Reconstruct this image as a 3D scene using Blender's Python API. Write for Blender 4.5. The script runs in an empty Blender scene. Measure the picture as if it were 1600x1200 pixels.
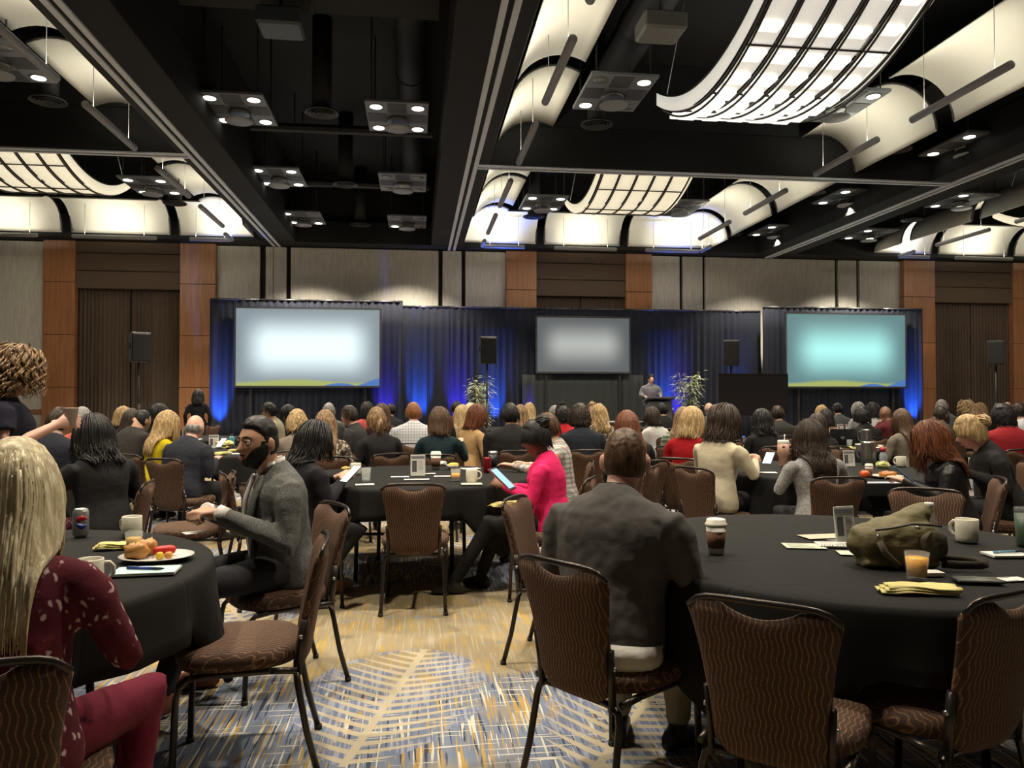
import bpy, math, random
import numpy as np
from mathutils import Matrix, Vector

# ------------------------------------------------------------------ camera, world, exposure
SC = bpy.context.scene
COL = SC.collection
F, HY, VX, EYE = 1200.0, 621.0, 650.0, 1.38
PITCH = math.atan((HY - 600) / F)
YAW = math.atan((800 - VX) / F)
cd = bpy.data.cameras.new('camera'); cam = bpy.data.objects.new('camera', cd); COL.objects.link(cam)
cd.sensor_width = 36.0; cd.lens = 36.0 * F / 1600.0; cd.clip_start = 0.05; cd.clip_end = 200
cam.location = (0, 0, EYE); cam.rotation_euler = (math.pi / 2 + PITCH, 0, -YAW)
SC.camera = cam
w = bpy.data.worlds.new('world'); SC.world = w; w.use_nodes = True
w.node_tree.nodes['Background'].inputs[0].default_value = (0.02, 0.022, 0.03, 1)
w.node_tree.nodes['Background'].inputs[1].default_value = 0.3
SC.view_settings.view_transform = 'Standard'; SC.view_settings.look = 'None'
SC.view_settings.exposure = 0.2; SC.view_settings.gamma = 1.0
SC.view_settings.use_curve_mapping = False
DOWNLIGHT = 760.0      # watts of one ceiling downlight panel
VAULT = 13.0           # watts of one linear vault light
WARM = (1.0, 0.87, 0.68)

def ray(px, py):
    d = np.array([(px - 800) / F, 1.0, -(py - 600) / F])
    c, s = math.cos(PITCH), math.sin(PITCH)
    d = np.array([d[0], d[1] * c - d[2] * s, d[1] * s + d[2] * c])
    c, s = math.cos(YAW), math.sin(YAW)
    return np.array([d[0] * c + d[1] * s, -d[0] * s + d[1] * c, d[2]])
def pz(px, py, z):
    d = ray(px, py); return np.array([0, 0, EYE]) + d * (z - EYE) / d[2]
def pY(px, py, y):
    d = ray(px, py); return np.array([0, 0, EYE]) + d * y / d[1]

# ------------------------------------------------------------------ mesh helpers
class MB:
    def __init__(s): s.v = []; s.f = []; s.n = 0
    def add(s, v, f):
        v = np.asarray(v, float).reshape(-1, 3)
        n = s.n; s.v.append(v); s.f += [tuple(i + n for i in q) for q in f]; s.n += len(v); return s
    def box(s, x0, x1, y0, y1, z0, z1):
        v = [(x, y, z) for z in (z0, z1) for y in (y0, y1) for x in (x0, x1)]
        return s.add(v, [(0, 2, 3, 1), (4, 5, 7, 6), (0, 1, 5, 4), (2, 6, 7, 3), (0, 4, 6, 2), (1, 3, 7, 5)])
    def bbox(s, x0, x1, y0, y1, z0, z1, b=0.01):
        # box with chamfered vertical and top edges
        rings = []
        for z, k in ((z0, b), (z0 + b, 0), (z1 - b, 0), (z1, b)):
            X0, X1, Y0, Y1 = x0 + k, x1 - k, y0 + k, y1 - k
            c = b * .7
            rings.append([(X0 + c, Y0, z), (X1 - c, Y0, z), (X1, Y0 + c, z), (X1, Y1 - c, z), (X1 - c, Y1, z), (X0 + c, Y1, z), (X0, Y1 - c, z), (X0, Y0 + c, z)])
        return s.rings(rings)
    def rings(s, rings, cap=True, close=False):
        n = len(rings[0]); m = len(rings)
        v = np.array(rings, float).reshape(-1, 3); f = []
        for i in range(m - 1 + (1 if close else 0)):
            a = i * n; b = ((i + 1) % m) * n
            for j in range(n):
                k = (j + 1) % n; f.append((a + j, a + k, b + k, b + j))
        if cap and not close:
            f.append(tuple(range(n - 1, -1, -1))); f.append(tuple((m - 1) * n + j for j in range(n)))
        return s.add(v, f)
    def tube(s, pts, r, n=8, ref=None, ry=None, cap=True, close=False):
        pts = np.asarray(pts, float); m = len(pts)
        rx = np.broadcast_to(np.asarray(r, float), (m,)); ryy = rx if ry is None else np.broadcast_to(np.asarray(ry, float), (m,))
        if close: t = np.roll(pts, -1, 0) - np.roll(pts, 1, 0)
        else: t = np.gradient(pts, axis=0)
        t /= np.maximum(np.linalg.norm(t, axis=1, keepdims=True), 1e-9)
        if ref is None:
            av = np.abs(t.mean(0)) if not close else np.array([1, 1, 0.])
            ref = np.eye(3)[int(np.argmin(av))]
        ref = np.asarray(ref, float)
        a = ref - (t @ ref)[:, None] * t
        a /= np.maximum(np.linalg.norm(a, axis=1, keepdims=True), 1e-9)
        b = np.cross(t, a)
        th = np.arange(n) * 2 * math.pi / n
        R = pts[:, None, :] + a[:, None, :] * (np.cos(th)[None, :, None] * rx[:, None, None]) + b[:, None, :] * (np.sin(th)[None, :, None] * ryy[:, None, None])
        return s.rings(R, cap, close)
    def lathe(s, prof, n=20, c=(0, 0, 0), cap=True):
        th = np.arange(n) * 2 * math.pi / n
        R = [[(c[0] + r * math.cos(t), c[1] + r * math.sin(t), c[2] + z) for t in th] for r, z in prof]
        return s.rings(R, cap)
    def ell(s, c, r, n=10, m=8):
        P = [(math.sin(math.pi * (i + .02) / (m + .04)), -math.cos(math.pi * (i + .02) / (m + .04))) for i in range(m + 1)]
        th = np.arange(n) * 2 * math.pi / n
        return s.rings([[(c[0] + r[0] * a * math.cos(t), c[1] + r[1] * a * math.sin(t), c[2] + r[2] * b) for t in th] for a, b in P])
    def grid(s, P):
        P = np.asarray(P, float); m, n = P.shape[:2]
        return s.add(P.reshape(-1, 3), [(i * n + j, i * n + j + 1, (i + 1) * n + j + 1, (i + 1) * n + j) for i in range(m - 1) for j in range(n - 1)])
    def slab(s, P, off):
        # closed sheet: grid P and its copy shifted by off (vector or array)
        P = np.asarray(P, float); Q = P + off; m, n = P.shape[:2]; k = m * n
        f = []
        for i in range(m - 1):
            for j in range(n - 1):
                a, b, c, d = i * n + j, i * n + j + 1, (i + 1) * n + j + 1, (i + 1) * n + j
                f.append((a, b, c, d)); f.append((k + d, k + c, k + b, k + a))
        edge = [(0, j) for j in range(n)] + [(i, n - 1) for i in range(1, m)] + [(m - 1, j) for j in range(n - 2, -1, -1)] + [(i, 0) for i in range(m - 2, 0, -1)]
        e = [i * n + j for i, j in edge]
        for a, b in zip(e, e[1:] + e[:1]): f.append((b, a, k + a, k + b))
        return s.add(np.vstack([P.reshape(-1, 3), Q.reshape(-1, 3)]), f)
    def rot(s, rz=0, loc=(0, 0, 0), M=None):
        if M is None:
            c, q = math.cos(rz), math.sin(rz); M = np.array([[c, -q, 0], [q, c, 0], [0, 0, 1]])
        s.v = [a @ np.asarray(M).T + np.asarray(loc) for a in s.v]; return s
    def merge(s, o):
        for a in o.v: pass
        v = np.vstack(o.v); return s.add(v, o.f)
    def mesh(s, name, smooth=True):
        me = bpy.data.meshes.new(name)
        me.from_pydata(np.vstack(s.v).tolist(), [], s.f)
        if smooth: me.shade_smooth()
        me.update(); return me
    def build(s, name, mat, parent=None, smooth=True, loc=None, label=None):
        me = s.mesh(name, smooth)
        me.materials.append(mat)
        o = bpy.data.objects.new(name, me); COL.objects.link(o)
        if parent is not None: o.parent = parent
        if loc is not None: o.location = loc
        if label: o['label'] = label
        return o

def sharp(o, ang=35):
    me = o.data
    try: me.set_sharp_from_angle(angle=math.radians(ang))
    except Exception: pass
    return o
def tag(o, label, cat, group=None):
    o['label'] = label; o['category'] = cat
    if group: o['group'] = group
    return o
def thing(name, label, cat, loc=(0, 0, 0), rz=0, group=None, scale=1.0):
    o = bpy.data.objects.new(name, None); COL.objects.link(o); o.empty_display_size = .1
    o.location = tuple(float(q) for q in loc); o.rotation_euler = (0, 0, rz); o.scale = (scale,) * 3
    return tag(o, label, cat, group)
def struct(o): o['kind'] = 'structure'; return o
def copy_tree(src, loc, rz, label, group=None, scale=1.0):
    r = src.copy(); COL.objects.link(r); r.location = tuple(float(q) for q in loc); r.rotation_euler = (0, 0, rz); r.scale = (scale,) * 3
    r['label'] = label
    if group: r['group'] = group
    for ch in src.children:
        c = ch.copy(); COL.objects.link(c); c.parent = r
        for g in ch.children:
            d = g.copy(); COL.objects.link(d); d.parent = c
    return r
ORD = ['first', 'second', 'third', 'fourth', 'fifth', 'sixth', 'seventh', 'eighth', 'ninth', 'tenth', 'eleventh', 'twelfth']
def sm(a, b, x):
    t = np.clip((x - a) / (b - a), 0, 1); return t * t * (3 - 2 * t)

# ------------------------------------------------------------------ materials
class G:
    def __init__(s, name):
        s.m = bpy.data.materials.new(name); s.m.use_nodes = True; s.t = s.m.node_tree
        s.b = s.t.nodes['Principled BSDF']
    def node(s, typ, **kw):
        n = s.t.nodes.new(typ)
        for k, v in kw.items(): setattr(n, k, v)
        return n
    def link(s, a, b): s.t.links.new(a, b)
    def setin(s, sock, v):
        if hasattr(v, 'is_output'): s.link(v, sock)
        else: sock.default_value = v
    def math(s, op, a, b=0.0, c=0.0):
        n = s.node('ShaderNodeMath', operation=op)
        s.setin(n.inputs[0], a); s.setin(n.inputs[1], b)
        if len(n.inputs) > 2: s.setin(n.inputs[2], c)
        return n.outputs[0]
    def coord(s, kind='Object'): return s.node('ShaderNodeTexCoord').outputs[kind]
    def xyz(s, vec):
        n = s.node('ShaderNodeSeparateXYZ'); s.link(vec, n.inputs[0]); return n.outputs
    def comb(s, x, y, z=0.0):
        n = s.node('ShaderNodeCombineXYZ'); s.setin(n.inputs[0], x); s.setin(n.inputs[1], y); s.setin(n.inputs[2], z); return n.outputs[0]
    def scale(s, vec, v):
        n = s.node('ShaderNodeMapping'); s.link(vec, n.inputs[0]); n.inputs['Scale'].default_value = v; return n.outputs[0]
    def noise(s, vec, sc=5, det=2, rough=.5):
        n = s.node('ShaderNodeTexNoise'); s.link(vec, n.inputs['Vector']); n.inputs['Scale'].default_value = sc; n.inputs['Detail'].default_value = det; n.inputs['Roughness'].default_value = rough
        return n.outputs['Fac']
    def ramp(s, fac, a, b, smooth=True):
        n = s.node('ShaderNodeMapRange', interpolation_type='SMOOTHSTEP' if smooth else 'LINEAR')
        s.setin(n.inputs[0], fac); n.inputs[1].default_value = a; n.inputs[2].default_value = b; return n.outputs[0]
    def mix(s, fac, a, b):
        n = s.node('ShaderNodeMix', data_type='RGBA'); s.setin(n.inputs[0], fac)
        for i, v in ((6, a), (7, b)):
            if hasattr(v, 'is_output'): s.link(v, n.inputs[i])
            else: n.inputs[i].default_value = (*v, 1)
        return n.outputs[2]
    def base(s, col):
        if hasattr(col, 'is_output'): s.link(col, s.b.inputs['Base Color'])
        else: s.b.inputs['Base Color'].default_value = (*col, 1)
        return s
    def bump(s, h, strength=.3, dist=.01):
        n = s.node('ShaderNodeBump'); n.inputs['Strength'].default_value = strength; n.inputs['Distance'].default_value = dist
        s.link(h, n.inputs['Height']); s.link(n.outputs[0], s.b.inputs['Normal']); return s
    def pr(s, **kw):
        for k, v in kw.items():
            s.b.inputs[k.replace('_', ' ')].default_value = (*v, 1) if isinstance(v, tuple) and len(v) == 3 and 'Radius' not in k else v
        return s
_MC = {}
def plain(name, col, rough=.5, metal=0.0, var=.0, sc=8, bump=0, **kw):
    key = (name, col, rough, metal)
    if key in _MC: return _MC[key]
    g = G(name); g.pr(Roughness=rough, Metallic=metal, **kw)
    n = g.noise(g.coord(), sc, 3)
    v = var if var else .06
    a = tuple(c * (1 - v) for c in col); b = tuple(min(1, c * (1 + v)) for c in col)
    g.base(g.mix(n, a, b))
    if bump: g.bump(n, bump, .01)
    _MC[key] = g.m; return g.m
def emit(name, col, strength):
    key = (name, col, strength)
    if key in _MC: return _MC[key]
    g = G(name); g.base(col); g.pr(Emission_Color=col, Emission_Strength=strength); _MC[key] = g.m; return g.m
def cloth(name, col, rough=.9, pat=None, bump=.25):
    key = ('cloth', name, col, pat)
    if key in _MC: return _MC[key]
    g = G(name); co = g.coord(); g.pr(Roughness=rough)
    g.b.inputs['Specular IOR Level'].default_value = .25
    fold = g.noise(g.scale(co, (1, 1, 1.6)), 9, 4, .55)
    a = tuple(c * .86 for c in col); b = tuple(min(1, c * 1.12) for c in col)
    c = g.mix(fold, a, b)
    x, y, z = g.xyz(co)
    if pat == 'plaid':
        u = g.math('ADD', x, g.math('MULTIPLY', y, .6))
        s1 = g.math('GREATER_THAN', g.math('SINE', g.math('MULTIPLY', u, 150)), .25)
        s2 = g.math('GREATER_THAN', g.math('SINE', g.math('MULTIPLY', z, 150)), .25)
        c = g.mix(g.math('MULTIPLY', s1, .55), c, (.10, .12, .13)); c = g.mix(g.math('MULTIPLY', s2, .55), c, (.10, .12, .13))
        s3 = g.math('GREATER_THAN', g.math('SINE', g.math('MULTIPLY', u, 75)), .93)
        c = g.mix(s3, c, (.5, .2, .12))
    elif pat == 'check':
        s1 = g.math('GREATER_THAN', g.math('SINE', g.math('MULTIPLY', x, 190)), .7)
        s2 = g.math('GREATER_THAN', g.math('SINE', g.math('MULTIPLY', z, 190)), .7)
        c = g.mix(g.math('MULTIPLY', s1, .6), c, (.22, .24, .30)); c = g.mix(g.math('MULTIPLY', s2, .6), c, (.22, .24, .30))
    elif pat == 'green':
        s1 = g.math('GREATER_THAN', g.math('SINE', g.math('MULTIPLY', x, 120)), .2)
        s2 = g.math('GREATER_THAN', g.math('SINE', g.math('MULTIPLY', z, 120)), .2)
        c = g.mix(g.math('MULTIPLY', s1, .6), c, (.03, .09, .05)); c = g.mix(g.math('MULTIPLY', s2, .6), c, (.55, .58, .5))
    elif pat == 'floral':
        wv = g.node('ShaderNodeVectorMath', operation='ADD'); nn = g.node('ShaderNodeTexNoise'); g.link(co, nn.inputs['Vector']); nn.inputs['Scale'].default_value = 22; sc_ = g.scale(nn.outputs['Color'], (.05, .05, .05)); g.link(co, wv.inputs[0]); g.link(sc_, wv.inputs[1])
        v = g.node('ShaderNodeTexVoronoi'); g.link(g.scale(wv.outputs[0], (1, 1, .55)), v.inputs['Vector']); v.inputs['Scale'].default_value = 42
        n = g.noise(co, 35, 2)
        d = g.math('ADD', v.outputs['Distance'], g.math('MULTIPLY', n, .22))
        c = g.mix(g.math('MULTIPLY', g.ramp(d, .44, .28), .8), c, (.62, .46, .48))
        n2 = g.noise(co, 14, 2); c = g.mix(g.ramp(n2, .55, .75), c, (.16, .02, .04))
    elif pat == 'spots':
        v = g.node('ShaderNodeTexVoronoi'); g.link(co, v.inputs['Vector']); v.inputs['Scale'].default_value = 30
        c = g.mix(g.ramp(v.outputs['Distance'], .42, .5), c, (.10, .07, .05))
    elif pat == 'tweed':
        n = g.noise(co, 160, 2, .7); c = g.mix(g.ramp(n, .35, .65), tuple(q * .62 for q in col), tuple(min(1, q * 1.35) for q in col))
    elif pat == 'knit':
        n = g.noise(co, 90, 3, .8); c = g.mix(g.ramp(n, .35, .7), tuple(q * .55 for q in col), tuple(min(1, q * 1.3) for q in col))
    g.base(c); g.bump(fold, bump, .03); _MC[key] = g.m; return g.m
def hairmat(col, streak=None):
    key = ('hair', col, streak)
    if key in _MC: return _MC[key]
    g = G('hair'); co = g.coord(); g.pr(Roughness=.46, Specular_IOR_Level=.3)
    n = g.noise(g.scale(co, (1, 1, .12)), 70, 3, .6)
    k = streak or tuple(min(1, c * 1.9 + .01) for c in col)
    g.base(g.mix(g.ramp(n, .38, .72), tuple(c * .8 for c in col), k)); g.bump(n, .3, .006)
    _MC[key] = g.m; return g.m
def skin(col):
    key = ('skin', col)
    if key in _MC: return _MC[key]
    g = G('skin'); n = g.noise(g.coord(), 30, 3)
    g.base(g.mix(n, tuple(c * .86 for c in col), tuple(min(1, c * 1.1) for c in col)))
    g.pr(Roughness=.5, Subsurface_Weight=.08, Subsurface_Radius=(.02, .008, .004)); _MC[key] = g.m; return g.m
# ------------------------------------------------------------------ room materials
def mat_carpet():
    g = G('carpet'); co = g.coord(); x, y, z = g.xyz(co)
    reg = g.math('ADD', g.math('MULTIPLY', g.math('COSINE', g.math('MULTIPLY', g.math('SUBTRACT', x, 0.05), 1.15)), .34),
                 g.math('MULTIPLY', g.math('COSINE', g.math('MULTIPLY', g.math('SUBTRACT', y, 4.75), 2.2)), .46))
    reg = g.math('ADD', reg, g.math('MULTIPLY', g.math('SUBTRACT', g.noise(co, 1.7, 4), .5), 1.5))
    beige = g.ramp(reg, -.05, .22)
    fine = g.noise(co, 190, 2, .7)
    bl = g.mix(g.noise(g.scale(co, (30, 2.4, 1)), 1, 2), (.085, .125, .23), (.22, .26, .33))
    bg = g.mix(g.noise(g.scale(co, (34, 2.5, 1)), 1.1, 2), (.25, .20, .115), (.37, .31, .195))
    col = g.mix(beige, bl, bg)
    def dash(sx, sy, th, off):
        m = g.node('ShaderNodeMapping'); g.link(co, m.inputs[0]); m.inputs['Scale'].default_value = (sx, sy, 1); m.inputs['Location'].default_value = off
        return g.ramp(g.noise(m.outputs[0], 1, 1), th, th + .03)
    gate = g.noise(co, 2.6, 2)
    col = g.mix(g.math('MULTIPLY', dash(62, 2.2, .56, (3, 1, 0)), g.math('MULTIPLY', g.ramp(gate, .38, .5), .95)), col, (.42, .27, .06))
    col = g.mix(g.math('MULTIPLY', dash(58, 3.2, .60, (9, 4, 0)), g.math('SUBTRACT', 1.0, g.math('MULTIPLY', beige, .93))), col, (.025, .035, .075))
    col = g.mix(g.math('MULTIPLY', dash(66, 2.6, .60, (19, 7, 0)), g.math('SUBTRACT', 1.0, g.math('MULTIPLY', beige, .75))), col, (.60, .57, .47))
    col = g.mix(g.math('MULTIPLY', dash(3.2, 60, .64, (5, 2, 0)), g.math('SUBTRACT', 1.0, beige)), col, (.62, .60, .52))
    v = g.node('ShaderNodeTexVoronoi'); g.link(g.scale(co, (1, 2.0, 1)), v.inputs['Vector']); v.inputs['Scale'].default_value = 7.5
    petal = g.math('MULTIPLY', g.ramp(v.outputs['Distance'], .26, .2), g.ramp(g.noise(co, 1.9, 1), .54, .6))
    col = g.mix(g.math('MULTIPLY', petal, beige), col, (.20, .23, .33))
    def fern(ox, oy, ang, L, wid, k):
        c, s_ = math.cos(ang), math.sin(ang)
        dx = g.math('SUBTRACT', x, ox); dy = g.math('SUBTRACT', y, oy)
        u = g.math('ADD', g.math('MULTIPLY', dx, c), g.math('MULTIPLY', dy, s_))
        vv = g.math('ABSOLUTE', g.math('SUBTRACT', g.math('MULTIPLY', dy, c), g.math('MULTIPLY', dx, s_)))
        ins = g.math('MULTIPLY', g.math('GREATER_THAN', u, 0.0), g.math('LESS_THAN', u, L))
        cur = g.math('SUBTRACT', u, g.math('MULTIPLY', g.math('POWER', vv, 1.25), .62))
        wd = g.math('MULTIPLY', g.math('POWER', g.math('SINE', g.math('MULTIPLY', g.math('POWER', g.math('MAXIMUM', g.math('DIVIDE', cur, L), 0.0), .75), math.pi)), .6), wid)
        tap = g.math('MULTIPLY', g.math('SUBTRACT', 1.0, g.math('POWER', g.math('DIVIDE', vv, g.math('MAXIMUM', wd, .01)), 2.0)), .25)
        st = g.math('LESS_THAN', g.math('ABSOLUTE', g.math('SUBTRACT', g.math('FRACT', g.math('MULTIPLY', cur, k)), .5)), tap)
        lf = g.math('MULTIPLY', st, g.math('LESS_THAN', vv, wd))
        rib = g.math('LESS_THAN', vv, .018)
        inside = g.math('MULTIPLY', g.math('LESS_THAN', vv, wd), ins)
        return g.math('MULTIPLY', ins, g.math('MAXIMUM', lf, rib)), inside
    for ox, oy, an, L, wd, k in ((-.27, 2.95, 1.33, 1.35, .44, 13), (.62, 2.75, 1.0, 1.25, .42, 13), (-.9, 4.6, 2.0, 1.2, .4, 11), (.2, 6.3, 1.2, 1.5, .45, 10), (1.4, 6.6, 2.1, 1.3, .42, 10), (-1.6, 7.0, .9, 1.3, .4, 10)):
        m, ins = fern(ox, oy, an, L, wd, k)
        blue = g.mix(dash(55, 3.5, .5, (ox * 9, 3, 0)), (.13, .17, .30), (.30, .34, .44))
        col = g.mix(g.math('MULTIPLY', ins, g.math('MULTIPLY', g.ramp(g.noise(co, 3.5, 2), .42, .56), .85)), col, blue)
        col = g.mix(g.math('MULTIPLY', m, .9), col, (.50, .435, .30))
    col = g.mix(g.math('MULTIPLY', fine, .35), col, (.16, .15, .14))
    g.base(col); g.pr(Roughness=1.0, Specular_IOR_Level=.1); g.bump(fine, .4, .004)
    return g.m
def mat_wallfabric():
    g = G('wall fabric'); co = g.coord()
    n = g.noise(g.scale(co, (24, 1, 1.2)), 2.2, 4, .65)
    g.base(g.mix(g.ramp(n, .3, .7), (.56, .54, .49), (.74, .715, .66))); g.pr(Roughness=.9); g.bump(n, .2, .01); return g.m
def mat_wood():
    g = G('cherry wood'); co = g.coord()
    n = g.noise(g.scale(co, (9, 9, .6)), 2.0, 4, .6)
    g.base(g.mix(g.ramp(n, .3, .75), (.33, .145, .065), (.44, .21, .10))); g.pr(Roughness=.34); return g.m
def mat_weave(name, a, b):
    g = G(name); co = g.coord()
    n = g.noise(g.scale(co, (1, 1, .15)), 55, 3, .7)
    g.base(g.mix(n, a, b)); g.pr(Roughness=.92); g.bump(n, .2, .01); return g.m
M_CARPET = mat_carpet(); M_WALL = mat_wallfabric(); M_WOOD = mat_wood()
M_CURT = mat_weave('brown curtain', (.075, .052, .038), (.135, .098, .074))
M_HEAD = mat_weave('brown valance', (.085, .058, .040), (.14, .098, .072))
M_BLACK = plain('black paint', (.010, .011, .012), .75, var=.2)
M_CEIL = plain('ceiling black', (.014, .016, .018), .85, var=.25, sc=2)
M_BEAM = plain('soffit dark grey', (.006, .007, .008), .8, var=.1)
M_ALU = plain('track aluminium', (.72, .77, .86), .45, .0)
M_DUCT = plain('dark duct', (.022, .024, .027), .6, .2, var=.2)

# ------------------------------------------------------------------ floor, walls, ceiling
X0, X1, YB, YW, ZS, ZC = -16.5, 24.0, -4.0, 22.0, 5.6, 7.6
fl = struct(MB().box(X0, X1, YB, YW + 1, -.1, 0).build('floor', M_CARPET, smooth=False))
ce = struct(MB().box(X0, X1, YB, YW + 1, ZC, ZC + .1).build('ceiling', M_CEIL, smooth=False))
wb = struct(MB().box(X0, X1, YW + .12, YW + .3, 0, ZC).build('wall_back', M_BLACK, smooth=False))
for nm, a, b in (('wall_left', X0 - .2, X0), ('wall_right', X1, X1 + .2)):
    struct(MB().box(a, b, YB, YW + 1, 0, ZC).build(nm, M_WALL, smooth=False))
struct(MB().box(X0, X1, YB - .2, YB, 0, ZC).build('wall_front', M_WALL, smooth=False))
# fabric panels with black reveals, chair rail, wood pillars, curtained recesses
panels = [(-16.4, -9.87), (-5.45, -4.32), (-4.16, -3.96), (-3.945, -3.60), (-3.48, .63), (.75, 1.29), (1.40, 2.56),
          (6.86, 7.78), (7.88, 8.49), (8.58, 12.70), (12.80, 13.40), (13.50, 14.83), (19.4, 23.9)]
for a, b in panels:
    MB().bbox(a, b, YW, YW + .12, 0.12, ZS - .02, .012).build('fabric_panel', M_WALL, wb, smooth=False)
for a, b in ((-16.4, -9.87), (19.4, 23.9)):
    MB().box(a, b, YW - .04, YW, .95, 1.06).build('chair_rail', M_WOOD, wb, smooth=False)
for a, b in ((-9.87, -9.07), (-6.38, -5.45), (2.56, 3.44), (6.08, 6.86), (14.83, 15.86), (18.5, 19.4)):
    pil = MB().box(a + .02, b - .02, YW - .18, YW + .12, 0, ZS).build('pillar', M_BLACK, wb, smooth=False)
    zs = [.06, 1.65, 3.06, 4.47, ZS - .01]
    for z0, z1 in zip(zs, zs[1:]):
        MB().bbox(a, b, YW - .2, YW + .05, z0 + .006, z1 - .006, .008).build('wood_panel', M_WOOD, pil, smooth=False)
struct(MB().box(X0, X1, YW - .06, YW, 0, .12).build('baseboard_back', M_WOOD, smooth=False))
def curtain(x0, x1, y, z0, z1, n, amp, mat, name, parent=None, seed=0, thick=.012):
    rnd = np.random.RandomState(seed); u = np.linspace(0, 1, n * 8 + 1)
    ph = np.cumsum(rnd.uniform(.7, 1.3, len(u))); ph = ph / ph[-1] * n * 2 * math.pi
    am = amp * (0.75 + .35 * np.sin(u * 7 + seed))
    zz = np.linspace(z1, z0, 7)
    P = np.zeros((7, len(u), 3))
    for i, z in enumerate(zz):
        k = .45 + .55 * i / 6
        P[i, :, 0] = x0 + (x1 - x0) * u + amp * .3 * np.sin(ph * 2 + i * .15)
        P[i, :, 1] = y + am * k * np.sin(ph + .1 * i) ; P[i, :, 2] = z
    mb = MB(); mb.slab(P, np.array([0, thick, 0]))
    return mb.build(name, mat, parent)
for i, (a, b) in enumerate(((-9.07, -6.38), (3.44, 6.08), (15.86, 18.5))):
    where = ('at the far left of the back wall', 'above the middle projection screen', 'at the far right of the back wall')[i]
    t = thing('window_curtain', 'brown pleated curtain under a three-panel valance ' + where, 'curtain', ((a + b) / 2, YW, 0), 0, 'brown curtains on the back wall')
    c = (a + b) / 2
    for q, (u, v) in enumerate(((a, c), (c, b))):
        curtain(u - c + .02, v - c - .005, .0, .05, 4.36, 13, .045, M_CURT, 'curtain_panel', t, seed=i * 2 + q)
    for z0, z1 in ((4.32, 4.80), (4.805, 5.28), (5.285, 5.6)):
        MB().bbox(a - c, b - c, -.14, .08, z0, z1 - .012, .01).build('valance_panel', M_HEAD, t, smooth=False)

# soffit beams, cross beams, tracks
tr = 0
def trim(x0, x1, y0, y1, z0, z1, mat=None):
    global tr; tr += 1
    return struct(MB().bbox(x0, x1, y0, y1, z0, z1, .01).build('trim_%d' % tr, mat or M_BEAM, smooth=False))
for a, b in ((-4.10, -3.25), (.42, 1.30), (9.95, 11.1), (-12.3, -11.35), (20.5, 21.4)):
    trim(a, b, YB, 21.35, ZS, 6.35)
    trim(a + .1, b - .1, YB, 21.9, 6.35, ZC, M_CEIL)
for a, b in ((-11.35, -4.10), (1.30, 9.95), (13.5, 20.5)):
    trim(a, b, 13.78, 14.12, ZS, 6.35); trim(a, b, 13.8, 14.1, 6.35, ZC, M_CEIL)
trim(X0, X1, 21.35, 22.0, ZS, 6.2); trim(X0, X1, 21.5, 22.0, 6.2, ZC, M_CEIL)
trim(8.45, 9.95, 14.12, 21.35, 6.55, 6.7, M_CEIL); trim(8.45, 9.95, 6.0, 13.78, 6.55, 6.7, M_CEIL)
def track(label, p0, p1):
    t = thing('ceiling_track', label, 'ceiling track', (0, 0, 0), 0, 'partition wall tracks in the ceiling')
    d = np.array(p1, float) - p0; d /= np.linalg.norm(d); n = np.array([-d[1], d[0], 0])
    for s in (-1, 1):
        a = np.array(p0) + n * s * .072; b = np.array(p1) + n * s * .072
        mb = MB(); P = np.array([[a - n * .038, a + n * .038], [b - n * .038, b + n * .038]]); mb.slab(P, np.array([0, 0, -.025])); mb.build('rail', M_ALU, t, smooth=False)
    return t
track('grey double ceiling track running lengthwise, leftmost of the long ones', (-3.85, 1, ZS), (-3.85, 21.95, ZS))
track('grey double ceiling track running lengthwise right of the dark strip', (1.0, 1, ZS), (1.0, 21.95, ZS))
track('grey double ceiling track running lengthwise, rightmost of the long ones', (10.52, 4, ZS), (10.52, 21.95, ZS))
track('grey cross track under the beam of the middle coffer', (1.1, 13.92, ZS), (10.4, 13.92, ZS))
track('grey cross track under the beam of the left coffer', (-11.3, 13.92, ZS), (-3.95, 13.92, ZS))

# dark ducts and pipes above
def duct(pts, r, n, label, mat=M_DUCT, ry=None):
    t = thing('ceiling_duct', label, 'duct'); mb = MB().tube(pts, r, n, ry=ry, ref=(0, 0, 1)); o = mb.build('duct_body', mat, t); sharp(o)
    p = np.array(pts, float); k = int(max(2, np.linalg.norm(p[-1] - p[0]) // 2.2))
    for i in range(1, k):
        c = p[0] + (p[-1] - p[0]) * i / k; d = (p[-1] - p[0]) / np.linalg.norm(p[-1] - p[0])
        MB().tube([c - d * .02, c + d * .02], r * 1.06, n, ry=None if ry is None else ry * 1.06, ref=(0, 0, 1)).build('duct_flange', mat, t)
duct([(-2.9, 9.0, 6.9), (.2, 9.0, 6.9)], .36, 16, 'round dark air duct crossing the dark ceiling strip near the top edge')
duct([(-3.1, 10.5, 6.75), (.3, 10.5, 6.75)], .2, 4, 'square dark duct crossing the dark ceiling strip', ry=.3)
duct([(-.1, 6, 7.1), (-.1, 21, 7.1)], .26, 14, 'round dark duct running lengthwise above the dark strip')
duct([(-3.1, 14.9, 6.5), (.3, 14.9, 6.5)], .09, 8, 'dark cross pipe in the dark strip before the second lamp row')
duct([(-3.1, 18.7, 6.5), (.3, 18.7, 6.5)], .09, 8, 'dark cross pipe in the dark strip before the last lamp row')
duct([(3.3, 6, 6.95), (3.3, 13.6, 6.95)], .3, 14, 'round dark duct lengthwise inside the near middle coffer')
duct([(11.5, 14.5, 6.7), (13.2, 14.5, 6.7)], .1, 8, 'dark pipe crossing the strip right of the rightmost track')
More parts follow.
